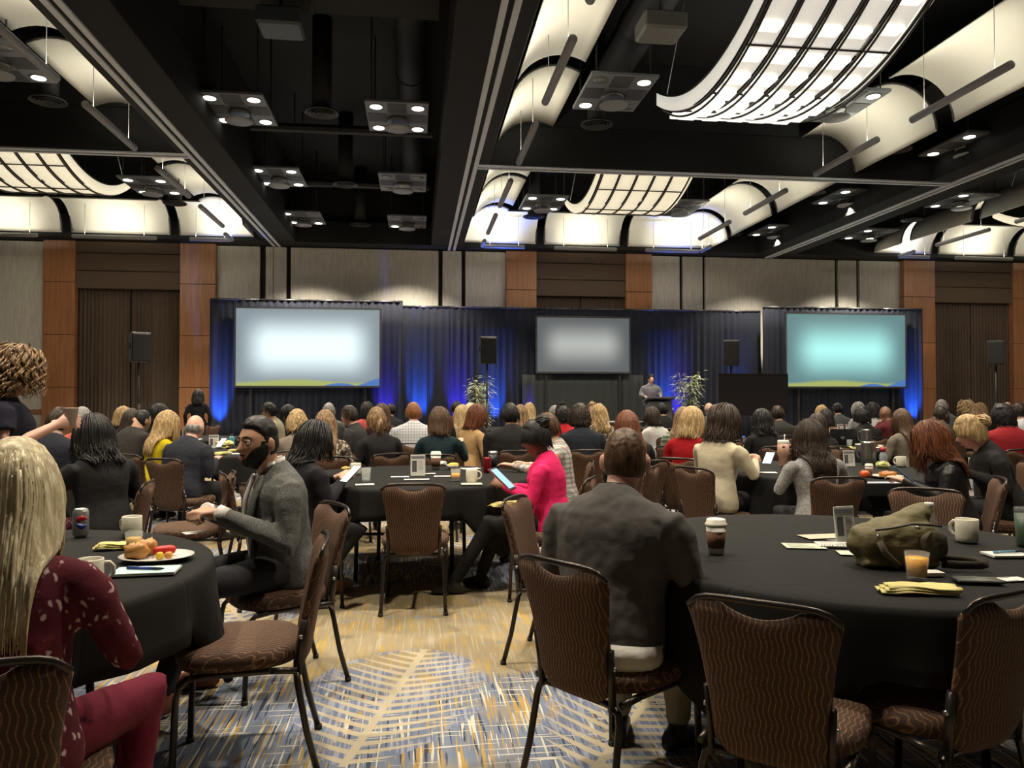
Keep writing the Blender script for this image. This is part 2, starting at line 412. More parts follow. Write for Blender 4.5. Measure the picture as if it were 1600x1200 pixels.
for nm, x, y, z in (('grey projector hung beside the near middle coffer panels', 3.15, 9.6, 6.2), ('white projector hung right of the big ribbed luminaire', 6.15, 9.7, 6.25), ('dark projector hung high in the dark ceiling strip', -1.75, 10.2, 6.25)):
    t = thing('projector', nm, 'projector', (x, y, z)); m = plain('projector shell', (.16, .16, .15) if 'white' not in nm else (.42, .41, .38), .5)
    if 'dark' in nm: m = plain('projector dark shell', (.07, .09, .11), .5)
    MB().bbox(-.28, .28, -.25, .25, -.12, .12, .03).build('body', m, t, smooth=False)
    MB().lathe([(.07, 0), (.08, .02), (.08, .07), (.06, .08)], 14).rot(M=[[1, 0, 0], [0, 0, 1], [0, -1, 0]], loc=(.1, .25, 0)).build('lens', M_BLACK, t)
    MB().tube([(0, 0, .12), (0, 0, ZC - z)], .025, 8).build('mount_pole', M_DUCT, t)

# ------------------------------------------------------------------ coffer vault panels and their linear lights
M_VAULT = plain('vault white', (.80, .79, .72), .7, var=.02)
M_VEDGE = plain('vault edge', (.05, .05, .05), .6)
M_BAR = plain('bar grey', (.30, .30, .32), .45, .1); M_CABLE = plain('cable grey', (.20, .20, .20), .6)
A = np.linspace(math.radians(178), math.radians(62), 15)
PD = .74 + .74 * np.cos(A); PZ = 5.66 + .74 * np.sin(A)      # profile: distance from the outer edge, height
def vault(label, pts_fn, ends, k0=0):
    # pts_fn(d, t) -> (x, y); ends(d) -> (t0, t1)
    rows = []
    for d, z in list(zip(PD, PZ))[k0:]:
        t0, t1 = ends(d); rows.append([(*pts_fn(d, t), z) for t in np.linspace(t0, t1, 3)])
    P = np.array(rows); c = P.reshape(-1, 3).mean(0)
    t = thing('vault_panel', label, 'ceiling panel', c, 0, 'curved white vault panels around the coffers')
    MB().slab(P - c, np.array([0, 0, .02])).build('curved_sheet', M_VAULT, t)
    # dark edge ribs at both ends
    for k in (0, 2):
        MB().tube(P[:, k] - c + np.array([0, 0, .03]), .022, 5, ref=(0, 0, 1)).build('end_rib', M_VEDGE, t)
    return t
def area(name, loc, target, sx, sy, power, col, parent=None, spread=None):
    l = bpy.data.lights.new(name, 'AREA'); l.shape = 'RECTANGLE'; l.size = sx; l.size_y = sy; l.energy = power; l.color = col
    if spread: l.spread = spread
    o = bpy.data.objects.new(name, l); COL.objects.link(o)
    o.location = loc; d = Vector(target) - Vector(loc); o.rotation_euler = d.to_track_quat('-Z', 'Y').to_euler()
    if parent is not None: o.parent = parent
    return o
def bar(label, p0, p1, out, k=1.0):
    # a hanging tube light that washes the vault behind it; out = unit vector towards the outer edge
    p0, p1 = np.array(p0, float), np.array(p1, float); c = (p0 + p1) / 2
    t = thing('linear_light', label, 'light', c, 0, 'hanging linear lights under the vault panels')
    MB().tube([p0 - c, p0 - c + (p1 - p0) * .01, p1 - c - (p1 - p0) * .01, p1 - c], [.03, .055, .055, .03], 10, ref=(0, 0, 1)).build('tube', M_BAR, t)
    for f in (.15, .85):
        q = p0 + (p1 - p0) * f - c
        MB().tube([q + (0, 0, .05), (q[0], q[1], ZC - c[2])], .005, 5).build('cable', M_CABLE, t)
    d = p1 - p0; L = np.linalg.norm(d)
    l = bpy.data.lights.new('linear_lamp', 'AREA'); l.shape = 'RECTANGLE'; l.size = L * .9; l.size_y = .06; l.energy = VAULT * k; l.color = (1.0, .93, .74)
    o = bpy.data.objects.new('linear_lamp', l); COL.objects.link(o); o.parent = t
    zdir = Vector((-out[0] * .25, -out[1] * .25, -.97)).normalized(); xdir = Vector(d / L); ydir = zdir.cross(xdir).normalized(); xdir = ydir.cross(zdir)
    o.matrix_local = Matrix((( xdir[0], ydir[0], zdir[0], 0), (xdir[1], ydir[1], zdir[1], 0), (xdir[2], ydir[2], zdir[2], .07), (0, 0, 0, 1)))
    return t
def side_vaults(coffer, X, sgn, segs, side, bx=.46, k0=0):
    n = len(segs)
    for i, (a, b) in enumerate(segs):
        vault('curved white vault panel on the %s side of the %s, %s from the camera' % (side, coffer, ORD[i]), lambda d, t: (X + sgn * d, t), lambda d: (a, b), k0)
        bar('grey tube light under the %s vault panel on the %s side of the %s' % (ORD[i], side, coffer), (X + sgn * bx, (a + b) / 2 - 1.2, 5.5), (X + sgn * bx, (a + b) / 2 + .75, 5.5), (-sgn, 0, 0))
def far_vaults(coffer, Xa, Xb, ys, gaps, has=(1, 1)):
    # corner pieces (both legs in one sheet, mitred) and the middle panels along the back edge
    cuts = [Xa] + gaps + [Xb]
    Yf = 21.25
    if has[0]:
        vcorner('curved corner vault panel at the far left corner of the %s' % coffer, Xa, 1, ys, Yf, cuts[1] - .12)
        bar('bent tube light run, side leg, at the far left corner of the %s' % coffer, (Xa + .46, ys + .1, 5.5), (Xa + .46, Yf - .5, 5.5), (-1, 0, 0), .45)
        bar('tube light along the back edge at the far left corner of the %s' % coffer, (Xa + .5, Yf - .46, 5.5), (cuts[1] - .5, Yf - .46, 5.5), (0, 1, 0), .55)
    if has[1]:
        vcorner('curved corner vault panel at the far right corner of the %s' % coffer, Xb, -1, ys, Yf, cuts[-2] + .12)
        bar('bent tube light run, side leg, at the far right corner of the %s' % coffer, (Xb - .46, ys + .1, 5.5), (Xb - .46, Yf - .5, 5.5), (1, 0, 0), .45)
        bar('tube light along the back edge at the far right corner of the %s' % coffer, (Xb - .5, Yf - .46, 5.5), (cuts[-2] + .5, Yf - .46, 5.5), (0, 1, 0), .55)
    for i, (a, b) in enumerate(zip(gaps, gaps[1:])):
        a, b = a + .12, b - .12
        vault('straight curved vault panel in the middle of the back edge of the %s' % coffer, lambda d, t: (t, Yf - d), lambda d: (a, b))
        bar('tube light in front of the middle back panel of the %s' % coffer, (a + .2, Yf - .46, 5.5), (b - .2, Yf - .46, 5.5), (0, 1, 0))
def vcorner(label, X, sgn, y0, Yf, xe):
    rows = []
    for d, z in zip(PD, PZ):
        cx, cy = X + sgn * d, Yf - d
        rows.append([(cx, y0, z), (cx, (y0 + cy) / 2, z), (cx, cy - .01, z), (cx + sgn * .01, cy, z), ((cx + xe) / 2, cy, z), (xe, cy, z)])
    P = np.array(rows); c = P.reshape(-1, 3).mean(0)
    t = thing('vault_panel', label, 'ceiling panel', c, 0, 'curved white vault panels around the coffers')
    MB().slab(P - c, np.array([0, 0, .02])).build('curved_sheet', M_VAULT, t)
    for k in (0, 5): MB().tube(P[:, k] - c + np.array([0, 0, .03]), .022, 5, ref=(0, 0, 1)).build('end_rib', M_VEDGE, t)
SEG = [(8.55, 11.0), (11.4, 13.72), (14.3, 16.92), (17.2, 19.55)]
side_vaults('middle coffer', 1.38, 1, [(5.8, 8.2)] + SEG, 'left', .40, 3); side_vaults('middle coffer', 8.35, -1, [(5.8, 8.2)] + SEG, 'right', 1.05)
far_vaults('middle coffer', 1.32, 8.42, 19.95, [3.45, 5.86])
side_vaults('left coffer', -4.32, -1, [(5.8, 8.2)] + SEG, 'right', .30, 4)
far_vaults('left coffer', -11.3, -4.32, 19.95, [-9.05, -6.35])
side_vaults('right coffer', 13.5, 1, SEG[2:], 'left')
far_vaults('right coffer', 13.5, 20.4, 19.95, [15.45, 17.95])

# ------------------------------------------------------------------ hammock luminaires in the coffer centres
M_LGLOW = emit('luminaire diffuser', (1.0, .90, .66), .62)
M_NGLOW = emit('bright acrylic', (1.0, .97, .90), .85)
M_RIB = plain('bronze rib', (.055, .048, .042), .45, .5)
def hammock(label, X, Y0, z0, glow, w=.95, near=False):
    t = thing('ribbed_luminaire', label, 'light', (X, Y0, z0), 0, 'ribbed hammock luminaires in the coffers')
    yy = np.linspace(-2.2, 2.2, 25); zz = .65 * (yy / 2.2) ** 2
    ny = 4; cols = 5
    xs = np.linspace(-w, w, cols + 1)
    ed = np.linspace(0, 24, ny + 1).astype(int)
    for a, b in zip(xs, xs[1:]):
        for i0, i1 in zip(ed, ed[1:]):
            yk = yy[i0:i1 + 1]; zk = zz[i0:i1 + 1]
            P = np.array([[(a + .03, y, z + .02), (b - .03, y, z + .02)] for y, z in zip(yk, zk)])
            MB().slab(P, np.array([0, 0, .015])).build('diffuser_panel', glow, t)
    for x in xs:
        MB().tube([(x, y, z - .01) for y, z in zip(yy, zz)], .022, 6, ref=(1, 0, 0)).build('rib', M_RIB, t)
        if near:
            MB().tube([(x, y * .97, z - .10) for y, z in zip(yy, zz)], .016, 6, ref=(1, 0, 0)).build('lower_rib', M_RIB, t)
    for i in ed:
        MB().tube([(-w, yy[i], zz[i] - .012), (w, yy[i], zz[i] - .012)], .014, 6).build('cross_bar', M_RIB, t)
    for s in (-1, 1):
        P = np.array([[(s * (w + .05), y, z), (s * (w + .05), y, z + .22)] for y, z in zip(yy, zz)])
        MB().slab(P, np.array([s * .02, 0, 0])).build('side_fascia', glow, t)
        MB().tube([(s * (w + .07), y, z + .23) for y, z in zip(yy, zz)], .02, 6, ref=(1, 0, 0)).build('rim_rib', M_RIB, t)
    for sx in (-1, 1):
        for sy in (-1, 1): MB().tube([(sx * w, sy * 2.0, .55), (sx * w * .8, sy * 1.6, ZC - z0)], .006, 5).build('cable', M_ALU, t)
    if near:
        rnd = random.Random(3)
        for a, b in zip(xs, xs[1:]):
            for k in range(9):
                y = -1.9 + k * .45 + rnd.uniform(-.05, .05); z = .65 * (y / 2.2) ** 2
                MB().bbox(a + .06, b - .06, y, y + .26, z - .045, z + .012, .008).build('acrylic_block', M_NGLOW, t, smooth=False)
    l = bpy.data.lights.new('luminaire_lamp', 'AREA'); l.shape = 'RECTANGLE'; l.size = 1.8; l.size_y = 3.2; l.energy = 90; l.color = WARM
    o = bpy.data.objects.new('luminaire_lamp', l); COL.objects.link(o); o.parent = t; o.location = (0, 0, -.16)
hammock('large bright ribbed luminaire at the top right, nearest the camera', 4.95, 10.0, 5.55, emit('near diffuser', (1.0, .96, .86), .48), near=True)
hammock('cream ribbed luminaire in the far half of the middle coffer', 4.85, 17.35, 5.75, M_LGLOW)
hammock('cream ribbed luminaire in the left coffer', -7.75, 17.0, 5.75, M_LGLOW)
hammock('cream ribbed luminaire in the right coffer at the picture edge', 17.0, 17.35, 5.75, M_LGLOW)

# ------------------------------------------------------------------ square downlight panels and round diffusers
M_PANEL = plain('perforated panel', (.20, .215, .24), .5, .2)
M_MESH = plain('panel mesh', (.075, .08, .09), .6, .3)
M_LAMP = emit('lamp disc', (1.0, .93, .80), 3.0)
M_LOFF = plain('lamp off', (.25, .25, .24), .3, .6)
M_DISC = plain('frosted disc', (.30, .32, .35), .5)
def downlight(label, x, y, z=6.0, lit=(1, 1, 1, 1), power=1.0, size=110):
    t = thing('downlight_panel', label, 'light', (x, y, z), 0, 'square downlight panels hung below the black ceiling')
    MB().bbox(-.5, .5, -.68, .68, 0, .05, .008).build('panel', M_PANEL, t, smooth=False)
    for ax, ay in ((0, -.45), (0, .45), (-.33, 0), (.33, 0)):
        MB().box(ax - .15, ax + .15, ay - .19, ay + .19, -.006, .0).build('perforated_insert', M_MESH, t, smooth=False)
    k = 0
    for sy in (-1, 1):
        for sx in (-1, 1):
            ring = MB().lathe([(.10, -.008), (.115, -.012), (.115, .0), (.10, .0)], 16, (sx * .33, sy * .48, 0)).build('lamp_ring', M_LOFF, t)
            MB().lathe([(.001, -.004), (.098, -.004), (.098, -.012), (.05, -.02), (.001, -.022)], 16, (sx * .33, sy * .48, 0), cap=False).build('lamp', M_LAMP if lit[k] else M_LOFF, ring)
            k += 1
    MB().lathe([(.14, .0), (.17, -.01), (.17, -.05), (.14, -.05)], 20, (0, .05, 0)).build('centre_ring', M_LOFF, t)
    MB().lathe([(.001, -.16), (.215, -.16), (.22, -.17), (.215, -.18), (.001, -.18)], 24, (0, .02, 0), cap=False).build('glass_disc', M_DISC, t)
    for a in range(3):
        q = a * 2.1; MB().tube([(.18 * math.cos(q), .02 + .18 * math.sin(q), -.16), (.18 * math.cos(q), .02 + .18 * math.sin(q), 0)], .006, 5).build('disc_rod', M_LOFF, t)
    for sx in (-1, 1):
        for sy in (-1, 1): MB().tube([(sx * .4, sy * .55, .05), (sx * .4, sy * .55, ZC - z)], .012, 5).build('hanger', M_DUCT, t)
    if power:
        l = bpy.data.lights.new('downlight_lamp', 'SPOT'); l.energy = DOWNLIGHT * power; l.color = WARM; l.spot_size = math.radians(size); l.spot_blend = .6; l.shadow_soft_size = .12
        o = bpy.data.objects.new('downlight_lamp', l); COL.objects.link(o); o.parent = t; o.location = (0, 0, -.22)
D = [('left lamp of the first visible row in the dark strip', -2.84, 12.73, 6.0, (1, 1, 1, 1), 1), ('right lamp of the first visible row in the dark strip', -.31, 12.77, 6.0, (1, 1, 1, 1), 1),
     ('left lamp of the second row in the dark strip', -2.87, 16.55, 6.0, (1, 1, 1, 1), 1), ('right lamp of the second row in the dark strip', -.29, 16.66, 6.0, (0, 0, 0, 0), 0),
     ('left lamp of the last row in the dark strip', -2.9, 20.27, 6.0, (1, 0, 1, 1), 1.5), ('right lamp of the last row in the dark strip', -.24, 20.4, 6.0, (0, 0, 1, 0), 1.3),
     ('beside the left vaults of the near middle coffer', 2.98, 11.34, 6.0, (0, 1, 1, 0), 1), ('beside the left vaults of the far middle coffer', 3.0, 18.0, 6.0, (1, 1, 1, 1), 1.3),
     ('half hidden behind the big ribbed luminaire', 6.62, 11.4, 6.0, (1, 1, 1, 1), 1), ('right of the cream luminaire in the far middle coffer', 6.37, 18.0, 6.0, (1, 0, 0, 0), 1.2),
     ('left of the rightmost track, nearest the camera', 10.05, 12.9, 6.0, (1, 0, 1, 0), .8), ('left of the rightmost track, second from the camera', 9.9, 16.6, 6.0, (1, 0, 1, 0), .8),
     ('left of the rightmost track, farthest from the camera', 9.9, 20.2, 6.0, (1, 0, 1, 0), 1.4), ('right of the rightmost track, nearer one', 12.75, 16.56, 6.0, (1, 0, 1, 1), .8),
     ('right of the rightmost track, farther one', 12.75, 20.3, 6.0, (1, 0, 1, 1), 1.5), ('inside the far left coffer beside its luminaire', -5.75, 17.6, 6.0, (1, 1, 1, 1), 1.5),
     ('inside the near left coffer at the upper left edge', -5.75, 11.3, 6.0, (1, 0, 1, 1), 1)]
for lb, x, y, z, lit, pw in D: downlight('four-lamp square ceiling panel, ' + lb, x, y, z, lit, pw)
for x, y, pw, where in ((-2.84, 3.7, .85, 'above the blonde woman'), (-.3, 3.3, .8, 'above the near aisle'), (2.98, 3.3, .9, 'above the olive bag'), (-2.84, 7.1, .8, 'over the left foreground table'), (-.3, 6.9, 1.05, 'over the foreground aisle'), (2.98, 7.1, .9, 'over the right foreground table'), (6.4, 6.5, 1.1, 'over the right edge tables'), (-5.75, 6.5, 1.0, 'over the left edge tables'), (10.0, 9.0, 1.0, 'over the far right tables')):
    downlight('four-lamp square panel out of view ' + where, x, y, 6.0, (1, 1, 1, 1), pw)
M_DIFF = plain('black diffuser', (.025, .026, .028), .5)
for i, (x, y, where) in enumerate(((-1.54, 12.78, 'between the first lamps of the dark strip'), (-1.54, 17.05, 'between the second lamps of the dark strip'), (-1.5, 21.0, 'by the back wall in the dark strip'), (3.05, 12.75, 'in the near middle coffer'),
        (3.0, 19.5, 'below the cream luminaire of the middle coffer'), (8.95, 13.35, 'before the beam on the right side'), (8.95, 16.4, 'on the right side past the beam'), (8.95, 20.9, 'on the right side by the back wall'), (-5.75, 19.2, 'in the far left coffer'), (-5.75, 12.8, 'in the near left coffer'), (12.9, 18.6, 'at the right past the rightmost track'))):
    t = thing('air_diffuser', 'round black ringed air diffuser ' + where, 'air vent', (x, y, 6.05), 0, 'round air diffusers in the ceiling')
    MB().lathe([(.27, 0), (.28, -.02), (.26, -.03), (.22, .01)], 24).build('outer_ring', M_DIFF, t)
    for r in (.07, .13, .19): MB().lathe([(r, .0), (r + .02, -.03), (r + .012, -.035), (r - .015, .0)], 20).build('cone_ring', M_DIFF, t)
    MB().tube([(0, 0, 0), (0, 0, ZC - 6.05)], .16, 12).build('neck', M_DUCT, t)
# ------------------------------------------------------------------ stage end: drapes, screens, stage, lectern, speakers, plants
M_DRAPE = mat_weave('navy black drape', (.005, .007, .016), (.013, .018, .038))
M_SKIRT = mat_weave('charcoal stage drape', (.016, .020, .020), (.030, .036, .036))
M_PIPE = plain('drape pipe', (.12, .12, .13), .4, .8)
def drape_run(prefix, xa, xb, y, z1, n, where, seed):
    w_ = (xb - xa) / n
    for i in range(n):
        a = xa + i * w_; t = thing('drape_panel', 'dark blue pipe-and-drape panel %s, %s from the left' % (where, ORD[i]), 'drape', (a + w_ / 2, y, 0), 0, 'stage backdrop drapes')
        curtain(-w_ / 2 - .02, w_ / 2 + .02, 0, .02, z1, 7, .05, M_DRAPE, 'cloth', t, seed=seed + i)
        MB().tube([(-w_ / 2, 0, z1 - .03), (w_ / 2, 0, z1 - .03)], .025, 8).build('crossbar', M_PIPE, t)
drape_run('left', -5.42, -.38, 21.15, 4.02, 4, 'behind the left screen', 10)
drape_run('mid', -.38, 10.1, 21.62, 3.95, 8, 'along the middle of the stage', 30)
drape_run('right', 9.98, 14.95, 21.15, 4.03, 4, 'behind the right screen', 60)
t = thing('drape_panel', 'black pleated drape hanging below the middle screen', 'drape', (4.7, 21.35, 0))
curtain(-1.75, 1.75, 0, .3, 2.02, 15, .04, M_SKIRT, 'cloth', t, seed=77)

def mat_screen(name, mid, edge, waves, e=.14, k=1.0):
    g = G(name); x, y, z = g.xyz(g.coord('Generated'))
    f = g.math('MULTIPLY', g.math('MULTIPLY', g.ramp(x, .0, e), g.ramp(x, 1.0, 1 - e)), g.math('MULTIPLY', g.ramp(z, .0, e * 1.9), g.ramp(z, 1.0, 1 - e * 1.9)))
    col = g.mix(f, edge, mid)
    if waves:
        line = g.math('ADD', .035, g.math('MULTIPLY', g.math('SINE', g.math('ADD', g.math('MULTIPLY', x, 7.0), 5.0)), .022))
        gr = g.ramp(g.math('SUBTRACT', z, line), .05, .0)
        col = g.mix(g.math('MULTIPLY', gr, .9), col, (.36, .40, .10))
        bl = g.ramp(g.math('SUBTRACT', z, g.math('MULTIPLY', g.math('SUBTRACT', x, .86), .65)), .03, .0)
        b2 = g.math('LESS_THAN', g.math('ADD', g.math('POWER', g.math('ABSOLUTE', g.math('MULTIPLY', g.math('SUBTRACT', x, .72), 9.0)), 2.0), g.math('MULTIPLY', z, 28.0)), 1.0)
        col = g.mix(g.math('MAXIMUM', bl, b2), col, (.06, .16, .42))
    g.base((0, 0, 0)); g.pr(Roughness=.6, Emission_Strength=k); g.link(col, g.b.inputs['Emission Color']); return g.m
M_CANB = plain('stand black', (.006, .006, .008), .7)
M_FRAME = plain('screen frame', (.03, .03, .034), .5)
def screen(label, x0, x1, z0, z1, y, mat, power, col):
    c = (x0 + x1) / 2; t = thing('projection_screen', label, 'screen', (c, y, 0), 0, 'projection screens'); h = (x1 - x0) / 2
    MB().box(-h, h, -.005, .01, z0, z1).build('picture', mat, t, smooth=False)
    for a, b, u, v in ((-h - .05, h + .05, z0 - .05, z0), (-h - .05, h + .05, z1, z1 + .05), (-h - .05, -h, z0, z1), (h, h + .05, z0, z1)):
        MB().box(a, b, -.012, .03, u, v).build('frame_bar', M_FRAME, t, smooth=False)
    for s in (-1, 1):
        MB().box(s * h * .8 - .03, s * h * .8 + .03, .03, .07, 0.02, z0).build('stand_leg', M_CANB, t, smooth=False)
screen('large projection screen on the left showing a pale white slide', -4.72, -.98, 1.69, 3.74, 21.0, mat_screen('left slide', (.80, .95, .98), (.20, .25, .28), True, .24), 0, 0)
screen('smaller dim grey projection screen in the middle above the stage', 3.36, 6.0, 2.10, 3.62, 21.2, mat_screen('middle slide', (.40, .42, .40), (.09, .10, .105), False, .28), 0, 0)
screen('large projection screen on the right showing a turquoise slide', 10.62, 14.30, 1.70, 3.80, 21.0, mat_screen('right slide', (.40, .86, .82), (.10, .20, .21), True, .28), 0, 0)

# blue uplights
M_CAN = plain('uplight can', (.015, .015, .016), .5)
def uplight(x, y, col, power, where, size=36, zt=2.6, dx=0.0):
    t = thing('uplight', 'black blue-beam uplight can ' + where, 'light', (x, y, 0), 0, 'blue uplights along the drapes')
    MB().lathe([(.07, .03), (.09, .05), (.09, .24), (.075, .25)], 14).build('can', M_CAN, t)
    MB().bbox(-.1, .1, -.06, .06, 0, .03, .008).build('base', M_CAN, t, smooth=False)
    MB().lathe([(.001, .252), (.07, .252), (.07, .256), (.001, .258)], 14, cap=False).build('lens', emit('blue lens', (.05, .15, 1.0), 2.0), t)
    l = bpy.data.lights.new('uplight_lamp', 'SPOT'); l.energy = power * 4.5; l.color = col; l.spot_size = math.radians(size); l.spot_blend = 1.0; l.shadow_soft_size = .05
    o = bpy.data.objects.new('uplight_lamp', l); COL.objects.link(o); o.parent = t; o.location = (0, 0, .28)
    d = Vector((dx, .92, zt)); o.rotation_euler = d.to_track_quat('-Z', 'Y').to_euler()
BL = (.03, .16, 1.0); VI = (.06, .03, 1.0)
for px, y, col, p, where in ((338, 20.80, BL, 420, 'left of the left screen'), (602, 20.80, VI, 300, 'at the right edge of the left screen'), (655, 21.22, BL, 480, 'right of the left screen'), (716, 21.22, VI, 420, 'between the left screen and the left plant'), (775, 21.22, BL, 420, 'beside the stage steps'),
                             (826, 21.22, VI, 330, 'left of the middle screen'), (1042, 21.22, BL, 420, 'left of the right plant'), (1066, 21.22, VI, 300, 'behind the right plant'), (1160, 21.22, BL, 190, 'beside the right stage speaker'), (1438, 20.80, BL, 420, 'right of the right screen')):
    uplight(pY(px, 621, y)[0], y, col, p, where)
# blue wash thrown up on the ceiling coves at the stage end
for x, y, tx, ty, col, p, where in ((2.3, 20.9, 2.5, 20.3, BL, 1700, 'aimed at the coffer corner on the left'), (7.6, 20.9, 7.4, 20.4, BL, 800, 'aimed at the coffer corner on the right'), (-4.7, 20.7, -4.8, 20.4, BL, 260, 'aimed at the left coffer corner'), (13.9, 20.7, 14.4, 20.4, BL, 350, 'aimed at the right coffer corner')):
    t = thing('uplight', 'black uplight can ' + where, 'light', (x, y, .26 if .3 < x < 9.1 else 0), 0, 'blue uplights along the drapes')
    MB().lathe([(.07, .03), (.09, .05), (.09, .24), (.075, .25)], 14).build('can', M_CAN, t); MB().bbox(-.1, .1, -.06, .06, 0, .03, .008).build('base', M_CAN, t, smooth=False)
    l = bpy.data.lights.new('uplight_lamp', 'SPOT'); l.energy = p; l.color = col; l.spot_size = math.radians(24); l.spot_blend = .5; l.shadow_soft_size = .05
    o = bpy.data.objects.new('uplight_lamp', l); COL.objects.link(o); o.parent = t; o.location = (0, 0, .28); o.rotation_euler = Vector((tx - x, ty - y, 5.6)).to_track_quat('-Z', 'Y').to_euler()

# stage platform
M_DECK = plain('stage deck', (.02, .02, .022), .6)
st = thing('stage_platform', 'low black stage platform with pleated skirt along the back', 'stage', (4.7, 20.0, 0))
for i in range(4): MB().bbox(-4.4 + i * 2.2, -2.2 + i * 2.2 - .01, -1.35, 1.2, .2, .26, .01).build('deck_section', M_DECK, st, smooth=False)
curtain(-4.4, 4.4, -1.36, .0, .2, 44, .012, M_SKIRT, 'skirt', st, seed=5)
for a in (-4.2, -2.1, 0, 2.1, 4.2):
    for b in (-1.1, 1.0): MB().tube([(a, b, 0), (a, b, .2)], .03, 8).build('leg', M_PIPE, st)
# steps with chrome rails
M_CHROME = plain('chrome rail', (.62, .64, .68), .22, .9)
def steps(px, label, mirror=1, rm=None):
    x = pY(px, 621, 18.3)[0]; t = thing('stage_steps', label, 'steps', (x, 18.3, 0), 0, 'steps up to the stage')
    for i in range(2): MB().bbox(-.45, .45, -.30 + i * .28, -.04 + i * .28, .09 + i * .085, .12 + i * .085, .006).build('tread', M_DECK, t, smooth=False)
    for s in (-.42, .42):
        MB().tube([(s, -.28, 0), (s, .3, .2)], .025, 6).build('stringer', M_PIPE, t)
        p = [(s, -.30, .02), (s, -.30, .75), (s, -.24, .92), (s, -.14, 1.0), (s, .12, 1.12), (s, .22, 1.1), (s, .27, 1.0), (s, .27, .26)]
        MB().tube(p, .022, 8, ref=(1, 0, 0)).build('handrail', rm or M_CHROME, t)
        MB().tube([(s, -.30, .55), (s, .27, .75)], .015, 6).build('mid_rail', rm or M_CHROME, t)
steps(778, 'short stage steps with looped chrome handrails beside the left plant')
steps(1098, 'short stage steps with dark handrails beside the right plant', rm=M_PIPE)

# lectern
lp = pY(1028, 640, 19.3)
t = thing('lectern', 'dark lectern on the stage in front of the speaker', 'lectern', (lp[0] - .05, 19.1, .26))
M_LECT = plain('lectern grey', (.11, .11, .125), .5)
MB().bbox(-.30, .30, -.2, .2, .05, 1.02, .015).build('body', M_LECT, t, smooth=False)
MB().bbox(-.36, .36, -.26, .24, 0, .06, .01).build('base', M_DECK, t, smooth=False)
MB().slab(np.array([[(-.36, -.27, 1.14), (.36, -.27, 1.14)], [(-.36, .26, 1.02), (.36, .26, 1.02)]]), np.array([0, 0, -.035])).build('slanted_top', M_LECT, t, smooth=False)
MB().tube([(.1, -.1, 1.1), (.1, 0, 1.3), (.08, .1, 1.38)], .008, 6).build('microphone', M_DECK, t)
t = thing('stage_table', 'low black draped table on the stage left of the lectern', 'table', (pY(980, 640, 19.4)[0] - .1, 19.6, .26))
MB().bbox(-.55, .55, -.3, .3, .46, .5, .01).build('top', plain('table slate', (.2, .21, .22), .5), t, smooth=False)
for a in (-.5, .5):
    for b in (-.25, .25): MB().tube([(a, b, 0), (a, b, .47)], .02, 6).build('leg', M_DECK, t)
MB().bbox(-.5, .5, -.26, .26, .2, .23, .006).build('shelf', M_DECK, t, smooth=False)
t = thing('equipment_case', 'dark grey equipment box on the stage right of the lectern', 'case', (pY(1049, 640, 19.3)[0], 19.9, .26))
MB().bbox(-.2, .2, -.2, .2, .02, .78, .02).build('shell', plain('case dark', (.035, .037, .04), .5), t, smooth=False)
MB().bbox(-.21, .21, -.21, .21, .78, .83, .01).build('lid', plain('case lid', (.3, .32, .34), .4), t, smooth=False)
for a in (-.16, .16):
    for b in (-.16, .16): MB().lathe([(.02, 0), (.02, .03)], 8, (a, b, 0)).build('foot', M_DECK, t)
# dark flat display
p0 = pY(1176, 612, 17.2)
t = thing('flat_display', 'large dark switched-off flat display left of the turquoise screen', 'display', (p0[0], 17.2, 0))
zt = pY(1176, 584, 17.2)[2]; hw = .86
MB().bbox(-hw, hw, -.03, .03, zt - 1.0, zt, .012).build('panel', plain('display glass', (.035, .032, .035), .25), t, smooth=False)
for a, b, u, v in ((-hw, hw, zt - .012, zt + .004), (-hw, hw, zt - 1.004, zt - .985), (-hw - .004, -hw + .012, zt - 1, zt), (hw - .012, hw + .004, zt - 1, zt)):
    MB().box(a, b, -.036, -.028, u, v).build('bezel', plain('bezel', (.05, .048, .05), .4), t, smooth=False)
MB().tube([(0, .05, .03), (0, .05, zt - .5)], .035, 8).build('stand_pole', M_PIPE, t)
MB().bbox(-.4, .4, -.25, .3, 0, .03, .01).build('stand_base', M_DECK, t, smooth=False)

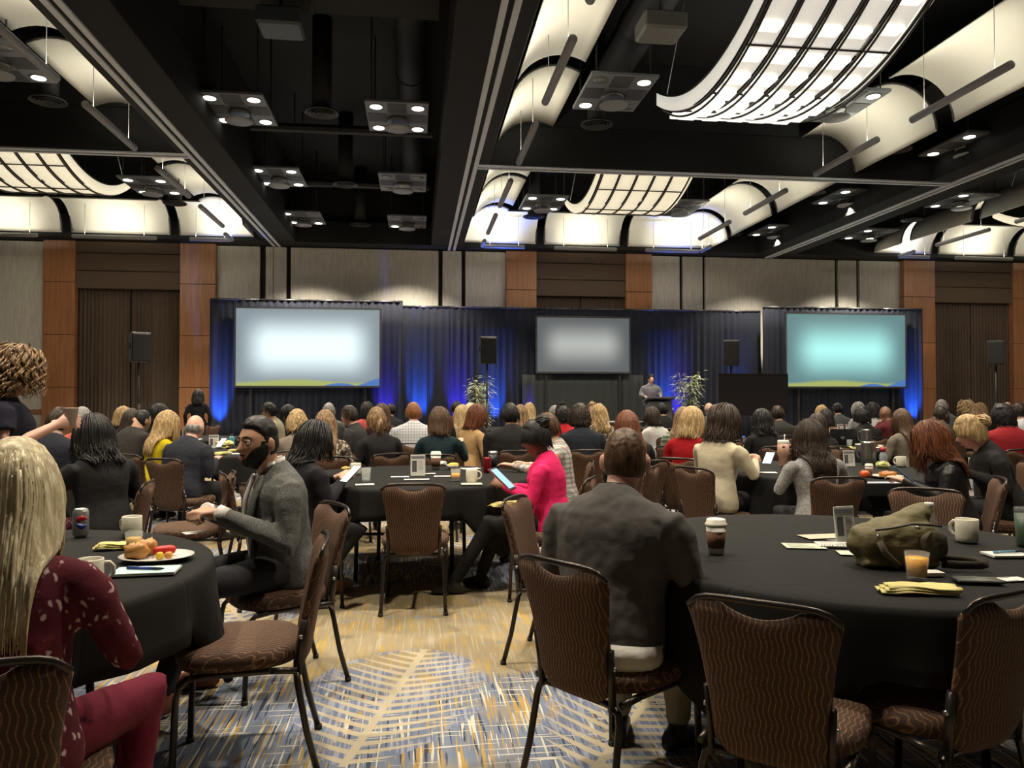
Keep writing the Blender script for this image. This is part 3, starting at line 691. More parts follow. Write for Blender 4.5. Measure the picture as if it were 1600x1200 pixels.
# loudspeakers on stands
M_SPK = plain('speaker shell', (.022, .024, .03), .55)
M_GRILL = plain('speaker grille', (.012, .013, .015), .7)
def speaker(px, py, Y, rz, where):
    p = pY(px, py, Y)
    s = thing('speaker_stand', 'black tripod speaker stand ' + where, 'stand', (p[0], p[1], 0), rz, 'loudspeaker stands')
    MB().tube([(0, 0, .35), (0, 0, p[2] - .32)], .02, 8).build('pole', M_PIPE if 0 else M_DECK, s)
    MB().tube([(0, 0, .3), (0, 0, 1.25)], .03, 8).build('sleeve', M_DECK, s)
    for k in range(3):
        a = k * 2.094; MB().tube([(0, 0, .62), (.5 * math.cos(a), .5 * math.sin(a), .015)], .015, 6).build('leg', M_DECK, s)
    MB().tube([(0, 0, 1.18), (.06, 0, 1.18)], .018, 6).build('knob', M_DECK, s)
    t = thing('loudspeaker', 'black loudspeaker cabinet on a stand ' + where, 'loudspeaker', (p[0], p[1], p[2] - .32), rz, 'loudspeakers')
    R = []
    for z in (0, .015, .605, .62):
        k = .012 if z in (0, .62) else 0
        R.append([(-.19 + k, -.17 + k, z), (.19 - k, -.17 + k, z), (.13 - k, .19 - k, z), (-.13 + k, .19 - k, z)])
    MB().rings(R).build('cabinet', M_SPK, t, smooth=False)
    MB().bbox(-.175, .175, -.185, -.165, .03, .59, .01).build('grille', M_GRILL, t, smooth=False)
    for sx in (-1, 1): MB().bbox(sx * .165 - .02, sx * .165 + .02, -.02, .06, .28, .40, .008).build('side_handle', M_DECK, t, smooth=False)
speaker(217, 542, 17.0, math.radians(35), 'before the left brown curtain')
speaker(761, 547, 17.6, math.radians(8), 'beside the left plant on stage')
speaker(1142, 551, 17.9, math.radians(-20), 'above the dark display')
speaker(1556, 551, 17.9, math.radians(-42), 'before the right brown curtain')

# potted bamboo plants
M_LEAF = [plain('leaf pale %d' % i, c, .55, var=.2) for i, c in enumerate(((.30, .34, .20), (.20, .26, .14), (.42, .45, .32)))]
M_STEM = plain('bamboo stem', (.16, .15, .07), .6); M_POT = plain('plant pot', (.03, .03, .03), .5)
def plant(px, Y, label, seed, htop):
    rnd = np.random.RandomState(seed); p = pY(px, 640, Y); zt = pY(px, htop, Y)[2] - .26
    t = thing('potted_bamboo', label, 'plant', (p[0], Y, .26), 0, 'potted plants on stage')
    MB().lathe([(.12, 0), (.17, .02), (.20, .28), (.21, .32), (.18, .32), (.17, .28)], 16).build('pot', M_POT, t)
    mats = {0: MB(), 1: MB(), 2: MB()}
    for s in range(9):
        a = rnd.uniform(0, 6.28); r = rnd.uniform(.02, .10); h = zt * rnd.uniform(.8, 1.0); lx, ly = .24 * math.cos(a) * rnd.uniform(.3, 1), .2 * math.sin(a)
        pts = np.array([(r * math.cos(a) + lx * q * q, r * math.sin(a) + ly * q * q, .3 + (h - .3) * q) for q in np.linspace(0, 1, 6)])
        MB().tube(pts, np.linspace(.012, .005, 6), 5).build('stem', M_STEM, t)
        for k in range(75):
            q = rnd.uniform(.12, 1.0); c = np.array([np.interp(q, np.linspace(0, 1, 6), pts[:, j]) for j in range(3)])
            b = rnd.uniform(0, 6.28); L = rnd.uniform(.11, .2); d = np.array([math.cos(b), math.sin(b), rnd.uniform(-.9, .3)]); d /= np.linalg.norm(d)
            n = np.cross(d, (0, 0, 1)); n /= np.linalg.norm(n) + 1e-6
            o = c + d * rnd.uniform(.02, .16); ww = L * .11
            mats[rnd.randint(3)].add([o, o + d * L * .4 + n * ww, o + d * L + (0, 0, -.02), o + d * L * .4 - n * ww, o + d * L * .4 + np.cross(n, d) * ww * .4], [(0, 1, 4), (1, 2, 4), (2, 3, 4), (3, 0, 4)])
    for k in range(3):
        o = mats[k].build('foliage', M_LEAF[k], t); o['kind'] = 'stuff'
plant(754, 18.9, 'leafy pale bamboo plant beside the left stage steps', 3, 580)
plant(1076, 18.9, 'leafy pale bamboo plant right of the lectern', 8, 577)
# ------------------------------------------------------------------ banquet chairs
def mat_chair():
    g = G('chair fabric'); co = g.coord(); x, y, z = g.xyz(co)
    v = g.math('ADD', z, g.math('MULTIPLY', y, 1.0))
    ph = g.math('ADD', g.math('MULTIPLY', x, 430.0), g.math('MULTIPLY', g.math('SINE', g.math('MULTIPLY', v, 105.0)), 1.5))
    ln = g.ramp(g.math('SINE', ph), .55, .95)
    dots = g.noise(co, 260, 1); w2 = g.noise(co, 6, 2)
    c = g.mix(w2, (.044, .020, .011), (.060, .028, .015))
    c = g.mix(g.math('MULTIPLY', ln, g.ramp(dots, .3, .55)), c, (.21, .115, .056))
    g.base(c); g.pr(Roughness=.85); g.bump(ln, .25, .003); return g.m
M_CH = mat_chair()
M_CHF = plain('bronze chair frame', (.050, .042, .038), .32, .75)
M_CAP = plain('foot cap', (.012, .012, .012), .6); M_SCREW = plain('screw', (.5, .5, .5), .3, .9)
def chair_proto():
    t = thing('banquet_chair', 'proto', 'chair', (0, 0, 0), 0, 'brown upholstered banquet chairs')
    # seat cushion: superellipse rings
    def sup(a, b, z, cy=0.0, n=28, e=3.2):
        r = []
        for k in range(n):
            q = 2 * math.pi * k / n; c, s = math.cos(q), math.sin(q)
            fx = 1.0 - .08 * (s < 0) * abs(s)
            r.append((a * fx * math.copysign(abs(c) ** (2 / e), c), cy + b * math.copysign(abs(s) ** (2 / e), s), z))
        return r
    MB().rings([sup(.19, .19, .395), sup(.215, .215, .405), sup(.225, .225, .43), sup(.222, .222, .452), sup(.205, .205, .468), sup(.16, .16, .477), sup(.06, .06, .480)]).build('seat', M_CH, t)
    # backrest shell, leaning back, concave, smile cut-out under the bar
    u = np.linspace(-1, 1, 25); vv = np.linspace(0, 1, 15)
    def ybk(z): return -.205 - .09 * ((z - .36) / .48) ** 1.25
    fr = np.zeros((15, 25, 3))
    for i, v in enumerate(vv):
        for j, q in enumerate(u):
            zt = .822 - .006 * q * q - .036 * max(0, math.cos(min(1, abs(q) / .50) * math.pi / 2)) ** .8 - .03 * max(0, abs(q) - .86) / .14
            z0 = .375 + .035 * max(0, abs(q) - .7) / .3
            z = z0 + v * (zt - z0)
            h = (z - .375) / .45
            wd = .158 + .012 * h + .046 * h ** 2.6
            fr[i, j] = (q * wd, ybk(max(.36, z)) + .028 * (1 - q * q) * -1, z)
    bk = fr.copy(); edge = np.minimum(1, np.minimum(np.minimum(vv[:, None], 1 - vv[:, None]) * 9, (1 - np.abs(u))[None, :] * 7))
    th = .012 + .034 * np.sqrt(np.clip(edge, 0, 1))
    mb = MB(); P = fr.copy(); P[:, :, 1] += th / 2; off = np.zeros_like(P); off[:, :, 1] = -th
    mb.slab(P, off); mb.build('backrest', M_CH, t)
    # handle bar along the top
    q = np.linspace(-1, 1, 15)
    pts = [(s * .203, ybk(.83) - .028 * (1 - s * s) , .834 - .034 * abs(s) ** 8 - .006 * s * s) for s in q]
    MB().tube(pts, .008, 8, ref=(0, 1, 0), ry=.010).build('handle_bar', M_CHF, t)
    # side uprights
    for s in (-1, 1):
        MB().tube([(s * .162, -.215, .36), (s * .165, -.222, .46), (s * .170, -.235, .56)], .010, 6, ry=.016, ref=(1, 0, 0)).build('back_bracket', M_CHF, t)
        MB().tube([(s * .174, -.222, .50), (s * .182, -.222, .50)], .008, 8).build('screw', M_SCREW, t)
    # rear legs with a bent crossbar between them
    for s in (-1, 1):
        p = [(s * .10, -.205, .372), (s * .155, -.207, .370), (s * .182, -.210, .352), (s * .190, -.215, .32), (s * .197, -.245, .16), (s * .205, -.285, .012)]
        lg = MB().tube(p, .0125, 8, ref=(0, 1, 0), ry=.0125).build('leg', M_CHF, t)
        MB().tube([(s * .205, -.286, 0), (s * .205, -.285, .02)], .016, 8).build('foot_cap', M_CAP, lg)
        p = [(s * .196, -.12, .392), (s * .198, .10, .392), (s * .199, .165, .385), (s * .200, .190, .36), (s * .201, .200, .32), (s * .205, .212, .012)]
        lg = MB().tube(p, .0125, 8, ref=(1, 0, 0)).build('leg', M_CHF, t)
        MB().tube([(s * .205, .212, 0), (s * .205, .212, .02)], .016, 8).build('foot_cap', M_CAP, lg)
        MB().tube([(s * .196, -.21, .385), (s * .196, -.10, .393)], .0125, 8).build('seat_rail', M_CHF, t)
    MB().tube([(-.12, -.205, .371), (.12, -.205, .371)], .0125, 8).build('rear_crossbar', M_CHF, t)
    MB().tube([(-.198, .13, .388), (.198, .13, .388)], .010, 6).build('front_crossbar', M_CHF, t)
    return t
CH0 = chair_proto(); _used = [False]
def chair(x, y, yaw, label, s=1.0):
    if not _used[0]:
        _used[0] = True; CH0.location = (x, y, 0); CH0.rotation_euler = (0, 0, math.radians(yaw)); CH0['label'] = label; return CH0
    return copy_tree(CH0, (x, y, 0), math.radians(yaw), label)

# ------------------------------------------------------------------ round tables under black cloths
def mat_tablecloth():
    g = G('black tablecloth'); co = g.coord(); n = g.noise(co, 3, 3); f = g.noise(co, 300, 1)
    g.base(g.mix(n, (.0085, .0085, .0085), (.0115, .0115, .011))); g.pr(Roughness=.85, Specular_IOR_Level=.2); x, y, z = g.xyz(co)
    cr = g.math('MINIMUM', g.math('ABSOLUTE', g.math('SUBTRACT', g.math('FRACT', g.math('MULTIPLY', x, 2.6)), .5)), g.math('ABSOLUTE', g.math('SUBTRACT', g.math('FRACT', g.math('MULTIPLY', y, 2.6)), .5)))
    h = g.math('ADD', g.math('MULTIPLY', g.ramp(cr, .0, .03), .6), g.math('ADD', g.math('MULTIPLY', f, .1), n))
    g.bump(h, .35, .008); return g.m
M_TC = mat_tablecloth(); M_TOPB = plain('plywood table top', (.20, .13, .07), .6); M_TLEG = plain('table leg', (.03, .03, .03), .4, .6)
TR = .93; TZ = .76
def table(x, y, ang, tlabel, clabel, seed, drop=(.26, .30)):
    t = thing('round_table', tlabel, 'table', (x, y, 0), 0, 'round banquet tables')
    MB().lathe([(.001, .725), (TR - .015, .725), (TR - .01, .735), (TR - .01, .748), (TR - .015, .752), (.001, .752)], 40, cap=False).build('table_top', M_TOPB, t)
    for k in range(4):
        a = k * math.pi / 2 + .6
        MB().tube([(.52 * math.cos(a), .52 * math.sin(a), 0), (.5 * math.cos(a), .5 * math.sin(a), .725)], .016, 8).build('leg', M_TLEG, t)
    MB().tube([(.5 * math.cos(.6), .5 * math.sin(.6), .35), (.5 * math.cos(.6 + math.pi / 2), .5 * math.sin(.6 + math.pi / 2), .35)], .012, 6).build('brace', M_TLEG, t)
    MB().tube([(.5 * math.cos(.6 + math.pi), .5 * math.sin(.6 + math.pi), .35), (.5 * math.cos(.6 - math.pi / 2), .5 * math.sin(.6 - math.pi / 2), .35)], .012, 6).build('brace', M_TLEG, t)
    # cloth: shell from hem outer up to the middle and back inside
    rnd = np.random.RandomState(seed); N = 120; ph = np.linspace(0, 2 * math.pi, N, endpoint=False)
    sq = np.abs(np.sin(2 * (ph - ang - math.pi / 4))) ** 1.2 * 0
    c4 = np.clip(np.cos(4 * (ph - ang)), 0, 1) ** .9
    dr = drop[0] + drop[1] * c4
    fold = .020 * np.sin(ph * 13 + seed) + .016 * np.sin(ph * 21 + 2 * seed) + .03 * c4 * np.sin(ph * 8)
    rows = []
    def ring(r, z): rows.append(np.stack([r * np.cos(ph), r * np.sin(ph), np.broadcast_to(z, ph.shape)], 1))
    for r in (.02, .3, .6, .85): ring(r + 0 * ph, TZ - .004)
    ring(TR - .01 + 0 * ph, TZ - .004); ring(TR + .004 + 0 * ph, TZ - .010); ring(TR + .010 + 0 * ph, TZ - .03)
    for k in (.25, .5, .75, 1.0): ring(TR + .012 + (fold + .012) * k ** 1.2 + .02 * k * c4, TZ - .03 - (dr - .03) * k)
    outer = list(rows); rows.clear()
    for k in (1.0, .5): ring(TR + .006 + (fold + .012) * k ** 1.2 + .02 * k * c4, TZ - .03 - (dr - .03) * k)
    ring(TR + .0015 + 0 * ph, TZ - .04)
    mb = MB(); mb.rings(outer + rows, cap=False); mb.add([(0, 0, TZ - .004)], [])
    k0 = mb.n - 1
    mb.f += [(k0, j, (j + 1) % N) for j in range(N)]
    c = mb.build('tablecloth', M_TC, None, loc=(x, y, 0)); tag(c, clabel, 'tablecloth', 'black round tablecloths')
    return t
TB = [(-1.70, 2.95, .3, 'left foreground with the breakfast plate'), (1.76, 3.0, .72, 'right foreground under the olive bag'), (-.02, 6.2, .78, 'centre behind the empty chair'), (-3.5, 6.2, .2, 'left edge behind the standing woman'),
      (3.5, 6.25, .5, 'right middle with the pink tumbler'), (-1.95, 9.3, .4, 'left of centre with scattered cream napkins'), (1.75, 9.35, .1, 'middle distance before the man in a navy top'), (5.35, 9.3, .9, 'right middle distance with a laptop'),
      (-5.4, 9.3, .3, 'far left of the hall, second row'), (0, 12.3, .6, 'far centre, before the stage steps'), (-3.6, 12.3, .1, 'far left before the left screen'), (3.5, 12.3, .5, 'far centre before the middle screen'),
      (7.1, 12.3, .8, 'far right before the turquoise screen'), (7.0, 6.3, .2, 'right picture edge beyond the woman with an updo'), (-1.8, 15.3, .4, 'last row under the left screen'), (1.8, 15.3, .7, 'last row before the left plant'), (5.3, 15.3, .3, 'last row before the lectern'),
      (8.8, 15.3, .9, 'last row before the turquoise screen'), (-5.4, 15.3, .5, 'last row at the far left')]
for i, (x, y, a, wh) in enumerate(TB):
    table(x, y, a, 'round folding banquet table, ' + wh, 'black cloth on the round table, ' + wh, i, drop=(.22, .30))
# ------------------------------------------------------------------ people
SK = {'fair': (.60, .36, .26), 'tan': (.46, .26, .17), 'brown': (.22, .11, .065), 'rosy': (.64, .37, .29)}
HC = {'black': (.008, .007, .007), 'dark': (.022, .013, .009), 'brown': (.055, .029, .016), 'auburn': (.10, .034, .016), 'blonde': (.34, .22, .10), 'pale': (.55, .46, .28), 'fairbrown': (.14, .08, .04), 'grey': (.20, .19, .18), 'ginger': (.20, .08, .03)}
STREAK = {'blonde': (.62, .46, .24), 'pale': (.80, .73, .52), 'fairbrown': (.40, .26, .13), 'auburn': (.22, .075, .03), 'brown': (.13, .07, .035), 'black': (.020, .018, .019), 'dark': (.05, .032, .021), 'grey': (.42, .41, .39)}
ELL = np.array([.078, .098, .120])
def rotm(yaw=0, pitch=0, roll=0):
    # yaw + = turn left, pitch + = look down, roll + = tilt to the right
    return np.array(Matrix.Rotation(yaw, 3, 'Z') @ Matrix.Rotation(-pitch, 3, 'X') @ Matrix.Rotation(roll, 3, 'Y'))
def head_grid(n, m):
    th = (np.arange(m + 1) / m) * math.pi; ph = np.arange(n) * 2 * math.pi / n
    d = np.zeros((m + 1, n, 3)); d[..., 0] = np.sin(th)[:, None] * np.sin(ph)[None]; d[..., 1] = np.sin(th)[:, None] * np.cos(ph)[None]; d[..., 2] = np.cos(th)[:, None]
    return d
def head_shape(d):
    x, y, z = d[..., 0], d[..., 1], d[..., 2]
    p = d * ELL
    low = sm(0, 1, -z)
    p[..., 0] *= 1 - .30 * low ** 1.2
    p[..., 1] = np.where(y < 0, p[..., 1] * (1 - .38 * sm(.15, 1, -z)), p[..., 1] * (.93 + .05 * low))
    p[..., 1] += .016 * sm(.4, 1.0, -z) * sm(-.2, .5, y)
    X, Z = p[..., 0], p[..., 2]; fr = sm(.15, .6, y)
    g = lambda cx, cz, sx, sz: np.exp(-((X - cx) / sx) ** 2 - ((Z - cz) / sz) ** 2)
    nose = g(0, -.014, .010, .026) * .018 + g(0, -.030, .0135, .013) * .020
    dp = nose + .006 * g(0, .032, .05, .010) - .011 * (g(.031, .010, .017, .013) + g(-.031, .010, .017, .013)) + .006 * g(0, -.062, .020, .006) + .006 * g(0, -.072, .017, .006) - .005 * g(0, -.066, .022, .0028) + .009 * g(0, -.101, .022, .015) + .004 * (g(.045, -.022, .018, .018) + g(-.045, -.022, .018, .018))
    p[..., 1] += fr * dp
    return p
def add_head(mb, hc, R, n=36, m=28):
    P = head_shape(head_grid(n, m)) @ R.T + hc
    mb.rings(P[1:-1])
    for s in (-1, 1):
        c = np.array([s * .082, -.014, -.004])
        e = MB().ell((0, 0, 0), (.0105, .021, .034), 10, 8)
        v = e.v[0]; v = v @ np.array(Matrix.Rotation(s * .55, 3, 'Z')).T + c
        mb.add(v @ R.T + hc, e.f)
def hairline(d, style):
    # 1 where hair grows
    x, y, z = d[..., 0], d[..., 1], d[..., 2]
    top = sm(.0, .14, z - (.50 + .10 * y) - .0) * (y > .2)
    side = sm(-.05, .06, z - np.interp(y, [-1, -.35, -.05, .1, .3, .5], [-.62, -.55, -.10, .05, .40, .55]))
    f = np.where(y > .25, sm(-.06, .06, z - np.interp(y, [.25, .45, .6, .8], [.35, .55, .62, .62])), side)
    return f
def add_cap(mb, hc, R, t=.012, rough=.004, seed=0, n=40, m=30, line=None, zmin=None, flat=0):
    d = head_grid(n, m); P = head_shape(d); f = (line or hairline)(d, '')
    rnd = np.random.RandomState(seed); nz = rnd.normal(0, 1, f.shape)
    nz = (nz + np.roll(nz, 1, 0) + np.roll(nz, 1, 1) + np.roll(nz, -1, 1)) / 2
    nv = d * np.array([1, 1, 1.0]); nz = nz * (1 - np.abs(d[..., 2]) ** 6)
    tt = t * (1 + .8 * sm(.3, 1, d[..., 2])) * (1 if not flat else 1)
    P = P + nv * np.where(f > .02, (-.004 + (tt + .004) * f) + rough * nz * f, -.02 - 0 * f)[..., None]
    mb.rings((P @ R.T + hc)[1:-1])
def strands(mb, hc, R, body, n, L, r, wave, fr, seed, off=.016, K=11, face=True, fan=.0, sides=4, top=-.30, volume=0.0):
    rnd = np.random.RandomState(seed); k = np.arange(int(n * 2.2)) + .5; z = 1 - 2 * k / len(k); a = k * 2.39996
    d = np.stack([np.sqrt(1 - z * z) * np.cos(a), np.sqrt(1 - z * z) * np.sin(a), z], 1)
    f = hairline(d, ''); d = d[(f > .5) & (d[:, 2] > top)]
    if len(d) > n: d = d[rnd.permutation(len(d))[:n]]
    n = len(d); E = ELL + off + volume * rnd.uniform(0, 1, (n, 1))
    p = (d * E) @ R.T + hc; out = []
    zt = hc[2] - L * rnd.uniform(.80, 1.04, n)
    hor = d.copy(); hor[:, 2] = 0; hor[:, 0] += np.sign(d[:, 0] + .001) * (.9 * sm(.1, .5, d[:, 1])); hor[:, 1] -= 1.1 * sm(.05, .6, d[:, 1]) + .25
    hor = hor / np.maximum(np.linalg.norm(hor, axis=1, keepdims=True), 1e-6) @ R.T
    ds = .022; steps = int((L + .26) / ds); back = d[:, 1] < .3
    for i in range(steps):
        out.append(p.copy())
        q = (p - hc) @ R / E; rr = np.linalg.norm(q, axis=1)
        w_ = np.clip(1.25 - rr, 0, 1) * sm(-.25, .5, q[:, 2])
        v = np.array([0, 0, -1.0])[None] + hor * (w_ * 1.6)[:, None] + hor * fan
        bl = sm(-.09, -.17, p[:, 2] - hc[2]); v[:, 0] -= bl * np.sign(p[:, 0]) * .9 * sm(.07, .13, np.abs(p[:, 0])); v[:, 1] -= bl * .2 * sm(-.16, -.02, p[:, 1] - hc[1] + .06)
        v[:, 1] -= np.where(back, .42, 0) * sm(.03, -.05, p[:, 2] - hc[2]) * sm(-.22, -.10, p[:, 2] - hc[2])
        v /= np.linalg.norm(v, axis=1, keepdims=True); p = p + v * ds
        q = (p - hc) @ R / E; rr = np.linalg.norm(q, axis=1); ins = rr < 1
        q[ins] /= rr[ins][:, None]; p = np.where(ins[:, None], (q * E) @ R.T + hc, p)
        p = body(p, back)
    T = np.stack(out, 1)
    for i in range(n):
        path = T[i]; e = np.argmax(path[:, 2] < zt[i]) if (path[:, 2] < zt[i]).any() else steps - 1
        e = max(e, 4); q = np.linspace(0, e, K); j = np.arange(steps)
        pts = np.stack([np.interp(q, j, path[:, c]) for c in range(3)], 1)
        s = np.linspace(0, 1, K); dn = hc[2] - pts[:, 2]
        am = wave * (sm(-.02, .14, dn) if fr < 60 else .35 + .65 * sm(-.10, .0, dn))
        p1, p2 = rnd.uniform(0, 6.28, 2)
        if fr > 60: p2 = p1 + 1.57
        pts[:, 0] += am * np.sin(dn * fr + p1); pts[:, 1] += am * np.cos(dn * fr + p2) * .8
        rad = r * rnd.uniform(.7, 1.25) * np.minimum(1, (1.02 - s) * 2.6) * (.55 + .45 * np.minimum(1, s * 4))
        mb.tube(pts, np.maximum(rad, .0012), sides, ref=(0.3, 1, 0.1))
def hand(mb, wr, dirv, up, side, curl=(.35, .5, .4), thumb=.6, s=1.0, spread=.06, fr=.0088):
    # wr wrist, dirv towards the knuckles, up = back of the hand, side=+1 thumb on +x of (dir x up)
    y = np.array(dirv, float); y /= np.linalg.norm(y); z = np.array(up, float); z -= y * (z @ y); z /= np.linalg.norm(z); x = np.cross(y, z) * side
    W = lambda a: wr + s * (x * a[0] + y * a[1] + z * a[2])
    mb.tube([W((0, -.03, 0)), W((0, .0, 0)), W((.003, .03, 0)), W((.003, .065, 0)), W((.0, .09, .0)), W((0, .098, 0))], np.array([.027, .027, .036, .042, .041, .03]) * s, 12, ref=x, ry=np.array([.020, .019, .017, .016, .013, .008]) * s)
    for k, (bx, L) in enumerate(((.031, .070), (.0105, .079), (-.0105, .073), (-.0305, .056))):
        p = np.array([bx, .088, .0]); a = 0; pts = [W(p - np.array([0, .02, 0]))]; sp = (1.5 - k) * spread
        for q, (fl, cu) in enumerate(zip((.44, .32, .24), curl)):
            pts.append(W(p)); a += cu * (1 + .08 * k); p = p + L * fl * np.array([math.sin(sp) * math.cos(a), math.cos(sp) * math.cos(a), -math.sin(a)])
        pts.append(W(p)); mb.tube(pts, np.array([fr, fr, fr * .95, fr * .88, fr * .66]) * s, 8, ref=x)
    p = np.array([.030, .022, -.004]); pts = [W((.012, .008, 0)), W(p)]; a = thumb
    for L, da in ((.034, 0), (.028, -.35), (.02, -.3)):
        p = p + L * np.array([math.sin(a), math.cos(a) * .8, -.45]); a += da; pts.append(W(p))
    mb.tube(pts, np.array([.012, .0125, .0115, .0095, .007]) * s, 8, ref=z)
_TX = {}
def finish(o, vox, smooth=2, disp=0.0, size=.12):
    m = o.modifiers.new('remesh', 'REMESH'); m.mode = 'VOXEL'; m.voxel_size = vox; m.use_smooth_shade = True
    if smooth:
        q = o.modifiers.new('smooth', 'SMOOTH'); q.iterations = smooth; q.factor = .5
    if disp:
        key = round(size, 3)
        if key not in _TX:
            tx = bpy.data.textures.new('folds', 'CLOUDS'); tx.noise_scale = size; tx.noise_depth = 2; _TX[key] = tx
        d = o.modifiers.new('folds', 'DISPLACE'); d.texture = _TX[key]; d.strength = disp; d.mid_level = .5; d.texture_coords = 'LOCAL'
    return o
M_EYEW = plain('eye white', (.75, .72, .68), .25); M_IRIS = plain('iris', (.02, .012, .008), .2); M_LIPS = plain('lips', (.36, .13, .11), .45)
PRE = {'table': ((.245, .07, .715), (.13, .31, .815)), 'lap': ((.245, .0, .73), (.10, .25, .64)), 'down': ((.26, -.03, .73), (.22, .12, .55)),
       'near': ((.24, .05, .71), (.07, .27, .83)), 'chin': ((.20, .22, .80), (.06, .17, 1.02)), 'stand': ((.25, -.03, 1.15), (.24, .06, .90)), 'lect': ((.27, .02, 1.17), (.20, .30, 1.12))}
def person(label, x, y, yaw, ztop, fem=0, hair=('short', 'dark'), top='grey', topmat=None, bottom=(.02, .02, .024), sk='fair', pose='sit', lean=8, arms=('table', 'table'), head=(0, 4), det=0, wide=1.0,
           sleeve='long', legs=None, collar=None, hands=None, shoe=(.012, .011, .011), beard=None, lower=True, fold=.012):
    """det 0 far, 1 middle, 2 near"""
    h0 = 1.28 if pose == 'sit' else 1.70
    s = ztop / h0 if pose != 'sit' else max(.93, min(1.06, ztop / h0))
    t = thing('person', label, 'person', (x, y, 0), math.radians(yaw), None, s)
    vb = (.021, .014, .0068 if hands else .0095)[det]; vg = (.024, .016, .0110)[det]
    st = pose != 'sit'; zp = .55 if not st else .97
    ln = math.radians(lean); cl, sl = math.cos(ln), math.sin(ln)
    def Lp(p):
        p = np.asarray(p, float); q = p.copy(); dz = p[..., 2] - zp; dy = p[..., 1]
        q[..., 1] = dy * cl + dz * sl; q[..., 2] = zp + dz * cl - dy * sl; return q
    w_ = (.90 if fem else 1.0) * wide; sh = (.160 if fem else .178) * wide
    if fem: prof = [(-.095, .15, .12, .01), (-.06, .178, .142, .01), (0, .182, .145, .005), (.08, .158, .125, .005), (.16, .140, .11, .01), (.25, .150, .128, .012), (.32, .160, .132, .012), (.385, .160, .112, 0), (.43, .135, .088, -.01), (.462, .088, .066, -.008), (.495, .058, .055, .002)]
    else: prof = [(-.095, .16, .12, .0), (-.06, .178, .14, .0), (0, .182, .142, .0), (.09, .170, .132, .005), (.18, .178, .130, .006), (.28, .194, .134, .004), (.36, .202, .126, -.004), (.41, .194, .108, -.012), (.445, .150, .088, -.012), (.472, .098, .072, -.008), (.500, .064, .060, .0)]
    prof = np.array(prof)
    kz = wide if wide > 1 else 1
    def torso(mb, k=1.0, top_=None, bot=None):
        pr = prof if top_ is None else prof[prof[:, 0] <= top_]
        pts = Lp(np.stack([0 * pr[:, 0], pr[:, 3], zp + pr[:, 0]], 1))
        mb.tube(pts, pr[:, 1] * w_ * k / (.9 if fem else 1), 20, ref=(1, 0, 0), ry=pr[:, 2] * k * kz)
    hc = Lp((0, .045, zp + .605)); Rh = rotm(math.radians(head[0]), math.radians(head[1]))
    skm = skin(SK[sk]); A = []
    for si, (sgn, ar) in enumerate(((-1, arms[0]), (1, arms[1]))):
        e, wv = PRE[ar] if isinstance(ar, str) else ar
        e = np.array(e, float); wv = np.array(wv, float)
        if isinstance(ar, str) or ar[0][0] > 0 and sgn < 0 and not (len(ar) > 2): e[0] *= sgn; wv[0] *= sgn
        A.append((sgn, Lp((sgn * sh, -.008, zp + .405)), e, wv))
    # ---- skin body
    mb = MB(); add_head(mb, hc, Rh, *((28, 20), (40, 30), (72, 56))[det])
    nb = Lp((0, -.005, zp + .42)); mb.tube([nb, nb * .45 + hc * .55 + (0, -.012, -.035), hc + Rh @ np.array([0, -.02, -.03])], [.064 * (.88 if fem else 1), .056 * (.86 if fem else 1), .058 * (.86 if fem else 1)], 14, ref=(1, 0, 0))
    torso(mb, .82)
    for i, (sgn, sp, e, wv) in enumerate(A):
        kr = .84 if fem else 1.0; q = .80 if sleeve == 'long' else .90
        mb.tube([Lp((sgn * .08, 0, zp + .36)), Lp((sgn * (sh - .03), -.006, zp + .365)), sp * .66 + e * .34, e, e * .55 + wv * .45, wv], np.array([.05, .045, .046, .042, .040, .028]) * kr * np.array([.7, .85, q, q, q + .05, 1]), 12)
        if hands and hands[i]:
            hd = hands[i]; hand(mb, wv, hd[0], hd[1], hd[2], **(hd[3] if len(hd) > 3 else {}))
        else:
            dv = wv - e; dv /= np.linalg.norm(dv); dv = dv + np.array([0, .2, -.05]); hand(mb, wv, dv, (0, .1, 1), -sgn, s=.9 if fem else 1.0, curl=(.25, .35, .3), fr=.0088 if det else .011)
    finish(mb.build('body', skm, t), vb, 1 if det == 2 else 2)
    # ---- garment
    gb = MB(); torso(gb, 1.0)
    for sgn, sp, e, wv in A:
        kr = (.86 if fem else 1.0) * (1 + .4 * (wide - 1)); c0 = Lp((sgn * .09, 0, zp + .39))
        if sleeve == 'long':
            u = wv - e; u /= np.linalg.norm(u); q = wv - u * .012
            gb.tube([c0, Lp((sgn * (sh - .045), -.006, zp + .405)), Lp((sgn * (sh - .006), -.008, zp + .388)), sp * .72 + e * .28 + np.array([sgn * .006, 0, 0]), sp * .45 + e * .55, sp * .12 + e * .88, e + (e - (sp + wv) / 2) * .08, e * .84 + wv * .16, e * .5 + wv * .5, q], np.array([.050, .058, .064, .064, .058, .052, .050, .050, .046, .037]) * kr, 14)
        elif sleeve == 'short':
            q = sp * .42 + e * .58; gb.tube([c0, Lp((sgn * (sh - .045), -.006, zp + .405)), Lp((sgn * (sh - .006), -.008, zp + .388)), q], np.array([.052, .060, .066, .064]) * kr, 14)
    if st: gb.tube([(0, 0, zp - .10), (0, 0, zp + .05)], [.19 * w_, .18 * w_], 16, ref=(1, 0, 0), ry=[.135, .13])
    tm = topmat or cloth('top ' + label[:20], top)
    finish(gb.build('top_garment', tm, t), vg, 3, fold, .10)
